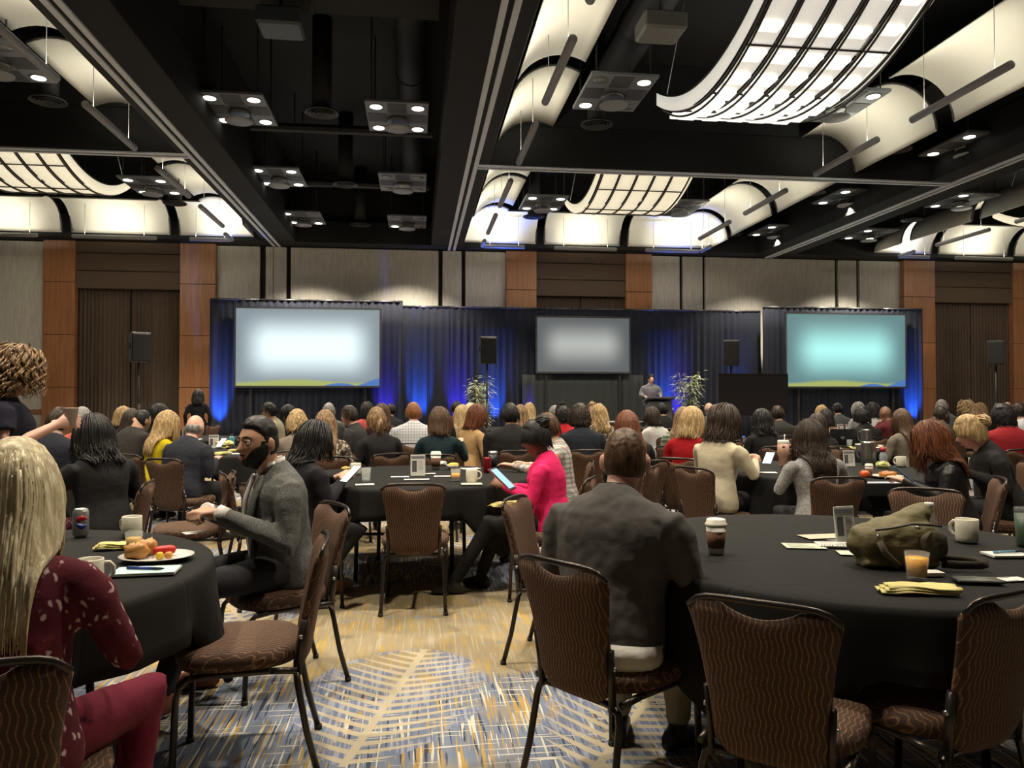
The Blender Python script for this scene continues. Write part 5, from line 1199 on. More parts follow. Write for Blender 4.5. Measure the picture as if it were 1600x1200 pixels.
 ('darksmall2', 4.61, 8.34, 0, 1.19, 1, ('bob', 'dark'), (.02, .02, .022), None, 'small dark-haired person behind the grey sweater', 'dark-haired person half hidden behind the grey sweater woman', 0, 1.0, 'fair', ('table', 'table')),
 ('greysuit', 8.27, 14.24, -10, 1.27, 0, ('short', 'black'), (.09, .095, .10), None, 'man in the grey suit under the turquoise screen', 'black-haired man in a grey suit under the turquoise screen', 0, 1.1, 'fair', ('table', 'table')),
 ('greyfar', 8.42, 13.74, 0, 1.29, 1, ('bob', 'grey'), (.35, .35, .36), None, 'grey-haired person under the turquoise screen', 'grey-haired person under the middle of the turquoise screen', 0, 1.0, 'fair', ('table', 'table')),
 ('bobwhite', 8.15, 12.84, 0, 1.29, 1, ('bob', 'black'), (.50, .50, .50), None, 'black bob in a white top', 'person with a black bob in a white top under the turquoise screen', 0, 1.0, 'fair', ('table', 'table')),
 ('maroonbald', 7.31, 11.15, 25, 1.26, 0, ('bald', 'dark'), (.09, .012, .018), None, 'bald man in maroon', 'bald man in maroon resting a hand on his chin', 0, 1.0, 'brown', ('chin', 'table')),
 ('greyshirt', 9.79, 13.24, 0, 1.34, 0, ('short', 'grey'), (.14, .14, .14), None, 'grey-haired man in a grey shirt', 'grey-haired man in a grey shirt right of the turquoise screen', 0, 1.1, 'rosy', ('table', 'table')),
 ('ponyfar', 8.00, 10.84, 0, 1.24, 1, ('pony', 'dark'), (.10, .09, .08), None, 'person with a dark ponytail', 'person with a dark ponytail in front of the grey shirt', 0, 1.0, 'fair', ('table', 'table')),
 ('curlyfar', 10.39, 13.34, 20, 1.31, 1, ('curly', 'blonde'), (.05, .05, .05), None, 'person with curly blond hair by the right curtain', 'person with curly blond hair by the right curtain', 0, 1.0, 'fair', ('table', 'table')),
 ('wavyfar', 9.36, 11.74, -10, 1.28, 1, ('wavy', 'fairbrown', .2), (.03, .03, .03), None, 'person with wavy brown hair by the right curtain', 'person with wavy fair-brown hair in black by the right curtain', 0, 1.0, 'fair', ('table', 'table')),
 ('redsweater', 6.38, 7.64, -10, 1.30, 0, ('curlyshort', 'black'), (.24, .012, .018), None, 'person in the red sweater', 'black-haired person in a red sweater at the right edge', 1, 1.2, 'tan', ('table', 'table')),
 ('whitefar', 8.55, 9.94, 0, 1.31, 0, ('short', 'dark'), (.50, .52, .55), None, 'man in a white shirt at the right edge', 'dark-haired man in a white shirt at the right edge', 0, 1.05, 'fair', ('table', 'table')),
 ('baldfar', 11.39, 13.54, 0, 1.31, 0, ('fringe', 'grey'), (.05, .05, .06), None, 'bald man at the far right', 'bald man behind the red sweater at the far right', 0, 1.0, 'rosy', ('table', 'table')),
]
for id_, x, y, yw, zt, fem, hr, tc_, pat, who, full, det, wide, sk, arms in R_:
    lean = {'updo': 20, 'leaning': 22, 'leather': 12, 'navybald': 12, 'sweater': 10}.get(id_, 8)
    hd = {'updo': (0, 22), 'leather': (0, 16), 'cream': (0, 10), 'sweater': (0, 8), 'greenplaid': (-5, 8)}.get(id_, (((sum(map(ord, id_)) * 7) % 25) - 12, 4))
    hands = None
    if id_ == 'cream': hands = (((.35, .8, .2), (-.6, 0, .5), 1, dict(curl=(.6, .7, .5))), ((-.3, .8, .2), (.6, 0, .5), -1, dict(curl=(.6, .7, .5))))
    place(x, y, yw, lean, who, full, zt, fem=fem, hair=hr, topmat=cloth('top ' + who[:24], tc_, pat=pat, rough=.42 if id_ == 'leather' else .9), sk=sk, det=det, wide=wide, arms=arms, head=hd, hands=hands)
# speaker at the lectern and a standing figure by the left pillar
p = pY(1016, 585, 19.75)
person('man in a grey suit and dark tie standing at the lectern', p[0], 19.75, 176, (p[2] - .26), hair=('short', 'black'), topmat=cloth('speaker suit', (.13, .13, .15)), bottom=(.03, .03, .035), pose='stand', lean=4, arms=('lect', 'lect'), head=(-4, 5), collar=(.6, .6, .6), det=0, sk='fair')[0].location.z = .26
p = pY(309, 617, 15.6)
person('dark-haired person in black standing by the pillar left of the left screen', p[0], 15.6, 10, 1.52, hair=('wavy', 'black', .2), fem=1, top=(.010, .010, .012), pose='stand', lean=2, arms=('stand', 'stand'), det=0, sk='brown')

# ------------------------------------------------------------------ empty chairs
EC = [(-.66, 3.06, 97, 'empty brown banquet chair seen side-on in the left foreground'), (1.11, 2.20, -40, 'empty brown banquet chair with its back to the camera, lower right'), (1.56, 2.26, 20, 'empty brown banquet chair cut by the lower right corner'),
      (0.0, 5.2, -3, 'empty brown banquet chair alone in the aisle at the centre table'), (.80, 4.02, -118, 'empty brown banquet chair between the pink blazer and the charcoal sweater'), (1.22, 5.55, 58, 'empty brown banquet chair just behind the pink blazer'), (-1.62, 5.75, 105, 'empty brown banquet chair just right of the black blazer'),
      (-1.10, 5.9, -70, 'empty brown banquet chair behind the woman with the phone'), (2.86, 3.98, 150, 'empty brown banquet chair facing the camera across the right table'), 
      (1.62, 6.1, 60, 'empty brown banquet chair beside the plaid shirt'), (-.62, 7.35, -150, 'empty brown banquet chair carrying a black handbag'), (4.4, 7.5, 190, 'empty brown banquet chair half hidden behind the pink tumbler'), (4.95, 5.9, 95, 'empty brown banquet chair at the right edge behind the updo'), (5.6, 6.5, 85, 'empty brown banquet chair at the right edge, second one'),
      (3.2, 7.65, 170, 'empty brown banquet chair between the auburn hair and the crimson top'), (-4.2, 15.8, 150, 'empty brown banquet chair by the blue drape on the left')]
for x, y, a, lb in EC: chair(x, y, a, lb)
# ------------------------------------------------------------------ things on the tables
TOP = TZ + .0015
M_CERAM = plain('white ceramic', (.62, .60, .50), .3); M_PAPERW = plain('white paper', (.66, .66, .62), .8); M_LID = plain('white plastic lid', (.70, .68, .62), .4)
M_NAP = cloth('cream yellow napkin', (.66, .60, .26), bump=.15); M_SLEEVE = plain('brown cup sleeve', (.14, .065, .035), .8); M_BLK = plain('black plastic', (.012, .012, .013), .4); M_INK = plain('ink', (.04, .04, .045), .7)
def mat_glass():
    g = G('clear glass'); g.base((.85, .90, .88)); g.pr(Roughness=.05, Alpha=.13, Specular_IOR_Level=.8); return g.m
M_GLASS = mat_glass()
M_OJ = plain('orange juice', (.98, .46, .01), .35, Subsurface_Weight=.7, Subsurface_Radius=(.03, .015, .004)); M_AMBER = plain('amber drink', (.55, .33, .04), .3); M_STEEL = plain('brushed steel', (.35, .35, .34), .3, .9); M_COFFEE = plain('coffee', (.03, .014, .006), .2)
def mug(px, py, label, rz=0, coffee=True, s=1.0, loc=None):
    p = pz(px, py, TOP) if loc is None else loc; t = thing('mug', label, 'mug', (p[0], p[1], TOP), rz, 'white ceramic mugs', s)
    MB().lathe([(.001, .0), (.036, 0), (.040, .004), (.042, .02), (.042, .088), (.040, .090), (.038, .088), (.037, .012), (.001, .010)], 24, cap=False).build('cup', M_CERAM, t)
    MB().tube([(.040, 0, .075), (.058, 0, .074), (.070, 0, .060), (.070, 0, .038), (.058, 0, .022), (.040, 0, .020)], .0065, 8, ref=(0, 1, 0)).build('handle', M_CERAM, t)
    if coffee: MB().lathe([(.001, .070), (.0372, .070), (.0372, .072), (.001, .0725)], 20, cap=False).build('coffee', M_COFFEE, t)
    return t
def papercup(px, py, label, s=1.0):
    p = pz(px, py, TOP); t = thing('paper_cup', label, 'cup', (p[0], p[1], TOP), 0, 'takeaway coffee cups', s)
    MB().lathe([(.001, .002), (.028, .002), (.028, 0), (.030, 0), (.040, .112), (.001, .112)], 24, cap=False).build('cup', M_PAPERW, t)
    MB().lathe([(.0315, .022), (.0325, .022), (.0390, .088), (.0380, .088)], 24).build('sleeve', M_SLEEVE, t)
    MB().lathe([(.040, .108), (.0435, .110), (.0435, .118), (.039, .121), (.037, .134), (.034, .136), (.001, .132)], 24, cap=False).build('lid', M_LID, t)
    return t
def tumbler_glass(px, py, label, fill=None, h=.09, r=.036, s=1.0, level=.7, fm=None):
    p = pz(px, py, TOP); t = thing('drinking_glass', label, 'glass', (p[0], p[1], TOP), 0, 'drinking glasses', s)
    MB().lathe([(.001, 0), (r * .78, 0), (r * .80, .003), (r, h), (r - .0018, h), (r * .80 - .002, .012), (.001, .011)], 24, cap=False).build('glass', M_GLASS, t)
    if fill:
        rr = r * .80 + (r * .20) * level - .003
        MB().lathe([(.001, .0125), (r * .80 - .003, .0125), (rr, h * level), (.001, h * level + .0003)], 22, cap=False).build('drink', fill, t)
    return t
def sheet(px, py, w_, h_, rz, label, cat='paper', mat=None, name='paper_sheet', ink=0, group='papers on the tables', thick=.0012, loc=None):
    p = pz(px, py, TOP) if loc is None else loc; t = thing(name, label, cat, (p[0], p[1], TOP), math.radians(rz), group)
    MB().box(-w_ / 2, w_ / 2, -h_ / 2, h_ / 2, 0, thick).build('sheet', mat or M_PAPERW, t, smooth=False)
    rnd = random.Random(px)
    for k in range(ink):
        y = h_ * (.36 - .72 * k / max(1, ink - 1)); a = rnd.uniform(.5, .85)
        MB().box(-w_ * .4, -w_ * .4 + w_ * .8 * a, y - .002, y + .002, thick, thick + .0004).build('print_line', M_INK, t, smooth=False)
    return t
def napkin(px, py, label, rz, w_=.24, h_=.07, seed=0, loc=None, z=TOP):
    p = pz(px, py, z) if loc is None else loc; t = thing('napkin', label, 'napkin', (p[0], p[1], z), math.radians(rz), 'cream cloth napkins')
    rnd = np.random.RandomState(seed); u = np.linspace(-1, 1, 13); v = np.linspace(-1, 1, 9)
    for k in range(3):
        P = np.zeros((9, 13, 3)); sw = 1 - .06 * k
        for i, a in enumerate(v):
            for j, b in enumerate(u):
                wd = h_ / 2 * (1 - .25 * sm(.2, -1, b)) * sw
                P[i, j] = (b * w_ / 2 * (1 - .03 * k) + .008 * k, a * wd + .006 * math.sin(b * 3 + k), .002 + k * .007 + .006 * (1 - a * a) * (.6 + .4 * math.sin(b * 2.5 + k + seed)) + .004 * math.sin(5 * a + 4 * b + seed))
        P[..., 2] = np.maximum(P[..., 2], .0005 + .007 * k)
        MB().slab(P, np.array([0, 0, .004])).build('fold', M_NAP, t)
    return t
def crumpled(px, py, label, r=.07, seed=0, mat=None):
    p = pz(px, py, TOP); rnd = np.random.RandomState(seed); t = thing('napkin', label, 'napkin', (p[0], p[1], TOP), 0, 'cream cloth napkins')
    d = head_grid(18, 12)[1:-1]; n = rnd.normal(0, .16, d.shape[:2]); P = d * np.array([r, r * .8, r * .5]) * (1 + n)[..., None]; P[..., 2] = np.maximum(P[..., 2] + r * .42, .001)
    o = MB().rings(P).build('crumple', mat or M_NAP, t); sharp(o, 30); return t
def pen(loc, rz, label, col=(.01, .03, .25)):
    t = thing('pen', label, 'pen', loc, math.radians(rz), 'pens'); m = plain('pen blue', col, .3)
    MB().tube([(-.065, 0, .006), (.03, 0, .006)], .005, 8).build('barrel', m, t); MB().tube([(.03, 0, .006), (.034, 0, .006), (.06, 0, .006), (.072, 0, .006)], [.0045, .0055, .0045, .001], 8).build('grip', M_BLK, t)
    MB().box(-.06, -.025, -.0012, .0012, .011, .0125).build('clip', M_STEEL, t, smooth=False); return t
def phone(loc, M, label, glow=None):
    t = thing('phone', label, 'phone', loc, 0, 'phones'); t.rotation_euler = Matrix(M).to_euler()
    MB().bbox(-.036, .036, -.074, .074, -.004, .004, .003).build('case', M_BLK, t, smooth=False)
    MB().box(-.033, .033, -.070, .070, .004, .0046).build('display', glow or emit('phone display', (.55, .72, .95), .8), t, smooth=False); return t
def text_mesh(txt, size, mat, parent, fn, name='lettering'):
    cu = bpy.data.curves.new('lettering', 'FONT'); cu.body = txt; cu.size = size; cu.align_x = 'CENTER'; cu.align_y = 'CENTER'; cu.extrude = .0003; cu.resolution_u = 2; cu.offset = size * .02
    o = bpy.data.objects.new('lettering_src', cu); COL.objects.link(o); dg = bpy.context.evaluated_depsgraph_get()
    me = bpy.data.meshes.new_from_object(o.evaluated_get(dg)); bpy.data.objects.remove(o); bpy.data.curves.remove(cu)
    for v in me.vertices: v.co = Vector(fn(v.co))
    me.name = name; me.materials.clear(); me.materials.append(mat); q = bpy.data.objects.new(name, me); COL.objects.link(q); q.parent = parent; return q
def can(px, py, label, silver=True, face=-90):
    p = pz(px, py, TOP); t = thing('soda_can', label, 'can', (p[0], p[1], TOP), math.radians(face), 'soda cans')
    m = plain('silver can', (.50, .50, .50), .3, .8) if silver else plain('red can', (.22, .012, .02), .3, .5)
    MB().lathe([(.001, .004), (.022, .004), (.025, 0), (.028, .003), (.033, .012), (.033, .108), (.030, .115), (.027, .120), (.0265, .123), (.025, .123), (.024, .119), (.001, .119)], 28, cap=False).build('shell', m, t)
    MB().bbox(-.008, .008, -.006, .016, .119, .121, .0006).build('pull_tab', M_STEEL, t, smooth=False)
    if silver:
        def patch(name, col, f):
            P = np.array([[(.0334 * math.cos(a), .0334 * math.sin(a), z) for a, z in row] for row in f]); MB().slab(P, np.zeros(3) + 1e-4).build(name, plain(name, col, .35), t)
        ang = np.linspace(-.75, .75, 13); ht = np.sqrt(np.clip(1 - (ang / .75) ** 2, 0, 1)) * .030; c0 = .066
        wv = lambda a: .0025 * np.sin(a * 3)
        patch('red_wave', (.45, .01, .02), [[(a, c0 + .007 + wv(a) * (k < 1) + (max(.0, h - .007)) * k) for a, h in zip(ang, ht)] for k in (0, .5, 1)])
        patch('blue_wave', (.01, .03, .22), [[(a, c0 - .007 - wv(a) * (k < 1) - (max(.0, h - .007)) * k) for a, h in zip(ang, ht)] for k in (1, .5, 0)])
        text_mesh('PEPSI', .017, M_INK, t, lambda c: (.0336 * math.cos(c.x / .0336), .0336 * math.sin(c.x / .0336), c0 + c.y + .0))
    return t
def sign(px, py, label, rz, w_=.11, h_=.16, s=1.0):
    p = pz(px, py, TOP); t = thing('table_sign', label, 'sign', (p[0], p[1], TOP), math.radians(rz), 'standing table signs', s)
    MB().slab(np.array([[(-w_ / 2, -.02, 0), (w_ / 2, -.02, 0)], [(-w_ / 2, .0, h_), (w_ / 2, .0, h_)]]), np.array([0, .004, 0])).build('card', M_PAPERW, t, smooth=False)
    MB().bbox(-w_ / 2, w_ / 2, -.03, .05, 0, .004, .001).build('foot', M_GLASS, t, smooth=False)
    f = lambda x, z: (x, -.02 + .02 * z / h_ - .0012, z)
    def blk(x0, x1, z0, z1, col): MB().slab(np.array([[f(x0, z0), f(x1, z0)], [f(x0, z1), f(x1, z1)]]), np.array([0, .0008, 0])).build('print_block', plain('sign print', col, .7), t, smooth=False)
    blk(-w_ * .46, w_ * .46, h_ * .80, h_ * .94, (.18, .18, .2)); blk(-w_ * .40, -w_ * .08, h_ * .18, h_ * .72, (.08, .08, .09))
    for k in range(7): blk(w_ * .02, w_ * (.30 + .1 * ((k * 7) % 3) / 2), h_ * (.68 - .07 * k), h_ * (.70 - .07 * k), (.25, .25, .25))
    return t

# --- left foreground table
can(126, 838, 'silver soda can with a red and blue emblem on the left table', True, -60)
mug(206, 838, 'white mug behind the water glass on the left table', 2.6)
napkin(178, 857, 'folded cream napkin left of the plate on the left table', 8, .15, .06, 2)
tumbler_glass(209, 864, 'short glass of amber drink beside the pastry plate', M_AMBER, .085, .034, level=.72)
p = pz(245, 874, TOP); t = thing('plate', 'oval white plate with pastry and fruit on the left table', 'plate', p, -.08)
MB().lathe([(.001, .004), (.075, .003), (.08, 0), (.085, .003), (.135, .016), (.136, .018), (.085, .008), (.001, .007)], 32, cap=False).build('dish', plain('white plate', (.72, .70, .66), .25), t)
t.scale = (1.0, .85, 1)
def food(name, label, cat, dx, dy, dz, r, col, seed, lump=.12, rz=0):
    q = thing(name, label, cat, (p[0] + dx, p[1] + dy, p[2] + .008 + dz), rz); rnd = np.random.RandomState(seed)
    d = head_grid(16, 10)[1:-1]; P = np.sign(d) * np.abs(d) ** .75 * np.array(r) * (1 + rnd.normal(0, lump, d.shape[:2]))[..., None]; P[..., 2] = np.maximum(P[..., 2], -r[2] * .9)
    MB().rings(P).build('flesh', plain('food ' + name, col, .5, var=.35, sc=60), q)
food('pastry', 'golden flaky pastry on the plate', 'pastry', -.07, -.012, .028, (.042, .032, .03), (.42, .20, .05), 1); food('pastry', 'round browned pastry behind the golden one', 'pastry', -.052, .045, .03, (.036, .03, .032), (.48, .24, .07), 5)
food('melon_slice', 'red watermelon wedge on the plate', 'fruit', .022, .02, .022, (.042, .018, .018), (.52, .02, .015), 2, .04, .5); food('pineapple_cube', 'yellow pineapple cube on the plate', 'fruit', .022, -.035, .012, (.014, .014, .014), (.68, .46, .02), 3, .03, .3); food('melon_cube', 'orange melon cube on the plate', 'fruit', .05, -.022, .012, (.014, .013, .012), (.62, .28, .05), 4, .03)
# spiral notebook
p = pz(229, 894, TOP); t = thing('notebook', 'pale blue spiral notebook on the left table', 'notebook', p, math.radians(4), 'notebooks')
MB().bbox(-.105, .105, -.06, .06, 0, .008, .001).build('pages', M_PAPERW, t, smooth=False); MB().box(-.105, .105, -.06, .06, .008, .0095).build('cover', plain('pale blue cover', (.42, .60, .62), .6), t, smooth=False)
for k in range(18): a = np.linspace(0, 5.6, 8); MB().tube([(-.1 + k * .0118, .06 + .006 * math.cos(q), .006 + .007 * math.sin(q)) for q in a], .0009, 4).build('wire_loop', M_BLK, t)
pen((p[0] - .005, p[1] - .005, TOP + .0095), -12, 'blue pen lying on the pale blue notebook')
mug(140, 916, 'white mug with its handle showing beside the blonde woman', .3)
sheet(305, 832, .10, .07, 30, 'small white card under the clasped hands', 'card')

# --- right foreground table
papercup(1119, 864, 'takeaway coffee cup with brown sleeve on the right table')
M_FLY = plain('pale green flyer', (.52, .56, .44), .7); M_BEI = plain('beige paper', (.52, .44, .34), .7)
sheet(1287, 838, .20, .10, 4, 'beige paper sheet on the right table', mat=M_BEI); sheet(1256, 853, .16, .11, -14, 'pale green flyer on the right table', mat=M_FLY, ink=5); sheet(1330, 864, .10, .09, -16, 'pale green flyer half under the olive bag', mat=M_FLY)
p = pz(1306, 852, TOP); t = thing('notebook', 'open wire-bound notepad beside the olive bag', 'notebook', p, math.radians(-14), 'notebooks')
MB().bbox(-.075, .075, -.05, .05, 0, .006, .001).build('pages', M_PAPERW, t, smooth=False)
for k in range(14): MB().tube([(-.07 + k * .0108, -.05 + .008 * math.cos(q), .004 + .007 * math.sin(q)) for q in np.linspace(0, 5.6, 7)], .0012, 4).build('wire_loop', M_STEEL, t)
for k in range(4): MB().box(-.06, .05, -.03 + .018 * k, -.027 + .018 * k, .006, .0065).build('print_line', M_INK, t, smooth=False)
sign(1318, 846, 'grey standing table sign left of the olive bag', 8, .10, .15)
# olive bag
p = pz(1398, 882, TOP); M_OLV = cloth('olive canvas', (.145, .125, .062), .6, bump=.4); M_OLD = cloth('dark olive canvas', (.07, .058, .036), .6)
t = thing('shoulder_bag', 'slouchy olive canvas shoulder bag on the right table', 'bag', p, math.radians(-10))
bb = MB(); rnd = np.random.RandomState(4)
bb.tube([(-.155, .0, .055), (-.13, .0, .07), (-.06, .0, .085), (.03, 0, .085), (.11, 0, .085), (.15, 0, .085)], [.03, .065, .085, .09, .085, .05], 16, ref=(0, 0, 1), ry=[.03, .07, .085, .09, .085, .06])
bb.tube([(-.13, 0, .015), (0, 0, .02), (.13, 0, .02)], [.02, .03, .03], 12, ref=(0, 0, 1), ry=[.07, .09, .085]); bb.tube([(.0, .02, .13), (.07, .02, .17), (.12, .02, .19), (.14, .02, .175)], [.045, .05, .04, .02], 12, ref=(0, 1, 0))
finish(bb.build('body', M_OLV, t), .009, 3, .022, .07)
MB().tube([(-.105, -.086, .14), (-.05, -.098, .15), (.02, -.098, .165), (.09, -.085, .16), (.145, -.05, .15)], .004, 6).build('zipper', M_BLK, t)
pb = MB(); pb.tube([(.055, -.075, .08), (.10, -.078, .085), (.15, -.06, .085)], [.04, .06, .045], 12, ref=(0, 0, 1), ry=[.02, .028, .02]); finish(pb.build('front_pocket', M_OLD, t), .008, 3, .01, .05)
MB().tube([(-.09, -.085, .10), (-.075, -.098, .06), (-.05, -.10, .035), (-.03, -.105, .012)], .013, 6, ref=(1, 0, 0), ry=.003).build('loop_strap', M_OLD, t)
MB().tube([(-.10, -.09, .125), (-.095, -.096, .112)], .006, 6).build('zip_pull', M_STEEL, t); MB().tube([(.03, -.1, .155), (.045, -.102, .15)], .006, 6).build('zip_pull', M_STEEL, t)
MB().tube([(.12, -.03, .035), (.2, -.03, .028), (.27, -.03, .022), (.30, -.045, .02), (.30, -.065, .02), (.27, -.082, .018), (.19, -.085, .018), (.13, -.078, .02)], .002, 6, ref=(0, 1, 0), ry=.0165).build('shoulder_strap', cloth('grey strap', (.06, .052, .04), .6), t)
p = pz(1452, 853, TOP); t = thing('bottle', 'white-capped plastic bottle standing behind the olive bag', 'bottle', p, 0, 'bottles')
MB().lathe([(.001, 0), (.030, 0), (.032, .01), (.032, .10), (.022, .135), (.016, .145), (.016, .155), (.001, .155)], 20, cap=False).build('body', M_GLASS, t); MB().lathe([(.001, .15), (.019, .15), (.019, .178), (.017, .18), (.001, .18)], 18, cap=False).build('cap', plain('white cap', (.75, .73, .72), .4), t)
tumbler_glass(1433, 905, 'glass of orange juice in front of the olive bag', M_OJ, .092, .040, level=.80)
napkin(1431, 925, 'folded cream napkin at the front edge of the right table', -12, .23, .085, 1)
mug(1511, 846, 'white handleless-looking mug right of the olive bag', 1.9, False, 1.08)
p = pz(1603, 852, TOP); t = thing('travel_tumbler', 'dark green travel tumbler at the right picture edge', 'tumbler', p, 0)
MB().lathe([(.001, 0), (.032, 0), (.034, .004), (.042, .13), (.001, .13)], 22, cap=False).build('body', plain('sage green enamel', (.05, .085, .06), .4), t); MB().lathe([(.042, .13), (.043, .135), (.043, .155), (.040, .158), (.001, .158)], 22, cap=False).build('lid', M_GLASS, t)
sheet(1572, 868, .15, .09, -6, 'white notepad at the right edge of the right table', 'notebook', name='notepad', thick=.008); q = pz(1575, 868, TOP); pen((q[0], q[1], TOP + .009), 4, 'pale blue pen on the white notepad', (.16, .36, .55))
sheet(1455, 898, .07, .05, -5, 'small white card box behind the juice glass', 'card', thick=.012); sheet(1582, 905, .09, .055, 3, 'white name badge above the corner chair', 'badge', ink=2)
q = pz(1527, 909, TOP); phone((q[0], q[1], TOP + .006), Matrix.Rotation(1.3, 3, 'Z'), 'dark phone lying beside the cream napkin', plain('dark glass', (.02, .02, .022), .1))

# --- centre table
sign(653, 743, 'printed standing sign in the middle of the centre table', 0, .115, .165)
for px, py, w_, lb in ((625, 745, .14, 'left of the sign'), (651, 749, .19, 'in front of the sign'), (668, 740, .13, 'behind the sign'), (691, 744, .13, 'right of the sign')): sheet(px, py, w_, .075, 0, 'white card lying %s on the centre table' % lb, 'card', ink=2 if px != 668 else 4)
papercup(681, 733, 'tall takeaway coffee cup on the centre table', 1.12); tumbler_glass(712, 751, 'glass of orange juice on the centre table', M_OJ, .088, .038, level=.62)
p = pz(737, 757, TOP); t = thing('saucer', 'square white saucer under the centre table mug', 'saucer', p, 0); MB().bbox(-.075, .075, -.05, .05, 0, .008, .003).build('dish', M_CERAM, t, smooth=False)
m_ = mug(737, 755, 'white mug on a square saucer on the centre table', 0.1); m_.location.z = TOP + .009
p = pz(707, 733, TOP); t = thing('bowl', 'white bowl with yellow fruit on the centre table', 'bowl', p, 0); MB().lathe([(.001, .004), (.035, 0), (.055, .035), (.053, .037), (.033, .006), (.001, .006)], 22, cap=False).build('dish', M_CERAM, t)
q = MB(); q.ell((.01, 0, .042), (.045, .025, .014)); q.build('fruit', plain('yellow fruit', (.66, .52, .06), .5), t)
crumpled(692, 727, 'white crumpled paper behind the bowl on the centre table', .04, 3, M_PAPERW); sheet(735, 732, .16, .12, 12, 'white pamphlet at the right of the centre table', ink=3)
can(761, 738, 'red soda can in the plaid man\'s hand', False)
p = pz(770, 733, TOP); t = thing('travel_tumbler', 'black travel tumbler behind the red can', 'tumbler', p, 0); MB().lathe([(.001, 0), (.03, 0), (.04, .13), (.001, .13)], 20, cap=False).build('body', M_BLK, t); MB().lathe([(.041, .13), (.041, .155), (.001, .158)], 20, cap=False).build('lid', M_STEEL, t)
tumbler_glass(572, 752, 'glass with a little water on the centre table', M_GLASS, .10, .037, level=.2); sheet(570, 757, .13, .09, 6, 'white paper in front of the woman with the phone', ink=2); mug(556, 741, 'white mug stuffed with a napkin on the centre table', 2); crumpled(563, 716, 'cream napkin standing behind the stuffed mug', .05, 8); crumpled(540, 735, 'bread roll beside the stuffed mug', .035, 5, plain('bread roll', (.55, .36, .08), .6))
# handbag on the chair
t = thing('handbag', 'black leather handbag with looped handle on a chair', 'bag', (-.62, 7.32, .485), .3); hb_ = MB(); hb_.tube([(-.15, 0, .12), (-.12, 0, .13), (0, 0, .14), (.12, 0, .13), (.15, 0, .12)], [.07, .11, .13, .11, .07], 14, ref=(0, 0, 1), ry=[.03, .06, .075, .06, .03]); finish(hb_.build('body', plain('black leather', (.012, .012, .012), .35), t), .012, 3, .012, .08)
MB().tube([(-.10, 0, .24), (-.08, 0, .31), (0, 0, .34), (.08, 0, .31), (.10, 0, .24)], .007, 6).build('handle', M_BLK, t)

# --- phones and tablet held in hands
def hold(px, py, z, M, label, **k):
    p = pz(px, py, z); return phone((p[0], p[1], z), M, label, **k)
def facing_up(yaw, tilt, roll=0): return Matrix.Rotation(math.radians(yaw), 3, 'Z') @ Matrix.Rotation(math.radians(tilt), 3, 'X') @ Matrix.Rotation(math.radians(roll), 3, 'Y')
hold(548, 741, .90, facing_up(-48, 38), 'bright phone held by the woman in black at the centre table', glow=emit('phone white display', (.72, .85, .92), 1.0))
hold(1201, 716, .89, facing_up(-42, 35), 'blue phone held by the woman in the cream blazer')
hold(1411, 741, .88, facing_up(62, 40), 'blue-lit phone held by the woman in the leather jacket', glow=emit('phone blue display', (.10, .35, .85), 1.0))
p = pz(785, 748, .88); t = thing('tablet', 'tablet in a red case held by the woman in pink', 'tablet', p, 0); t.rotation_euler = facing_up(66, 42).to_euler(); t.scale = (.8, .8, .8)
MB().bbox(-.085, .085, -.12, .12, -.008, -.001, .003).build('case', plain('red tablet case', (.35, .02, .03), .5), t, smooth=False); MB().bbox(-.08, .08, -.115, .115, -.001, .005, .002).build('bezel', M_BLK, t, smooth=False); MB().box(-.07, .07, -.10, .10, .005, .0056).build('display', emit('tablet display', (.20, .40, .80), .55), t, smooth=False)
napkin(0, 0, 'cream napkin on the lap of the woman in pink', 30, .22, .15, 4, loc=(.62, 5.40, 0), z=.615)
# cup in the standing woman's hand
p = pz(97, 652, 1.30); t = thing('paper_cup', 'pale paper cup held up by the standing woman', 'cup', (-1.865, 4.455, 1.225), 0, 'takeaway coffee cups'); MB().lathe([(.001, 0), (.026, 0), (.036, .095), (.038, .097), (.036, .098), (.001, .09)], 20, cap=False).build('cup', plain('pale cup', (.50, .45, .40), .6), t)

# --- right middle table
p = pz(1224, 728, TOP); t = thing('handled_tumbler', 'tall pale pink handled tumbler with a straw', 'tumbler', p, -.4); M_PINKT = plain('pale pink enamel', (.50, .30, .22), .4)
MB().lathe([(.001, 0), (.036, 0), (.038, .004), (.038, .08), (.050, .10), (.050, .205), (.001, .205)], 24, cap=False).build('body', M_PINKT, t); MB().tube([(.048, 0, .19), (.085, 0, .19), (.09, 0, .18), (.09, 0, .12), (.085, 0, .11), (.048, 0, .11)], .008, 8, ref=(0, 1, 0)).build('handle', M_PINKT, t); MB().lathe([(.051, .205), (.051, .225), (.045, .232), (.001, .232)], 24, cap=False).build('lid', M_LID, t); MB().tube([(.01, 0, .22), (.012, 0, .285)], .005, 8).build('straw', M_LID, t); MB().slab(np.array([[(-.012, -.0505, .165), (.012, -.0505, .165)], [(-.012, -.0505, .18), (.012, -.0505, .18)]]), np.array([0, .001, 0])).build('round_mark', M_INK, t, smooth=False)
def pitcher(px, py, label, s=1.0):
    p = pz(px, py, TOP); t = thing('water_pitcher', label, 'pitcher', p, 2.2, 'steel water pitchers', s); MB().lathe([(.001, 0), (.055, 0), (.06, .01), (.068, .12), (.062, .19), (.066, .21), (.063, .21), (.059, .19), (.001, .18)], 24, cap=False).build('body', M_STEEL, t); MB().tube([(.062, 0, .18), (.10, 0, .175), (.11, 0, .13), (.10, 0, .07), (.066, 0, .05)], .008, 8, ref=(0, 1, 0)).build('handle', M_STEEL, t)
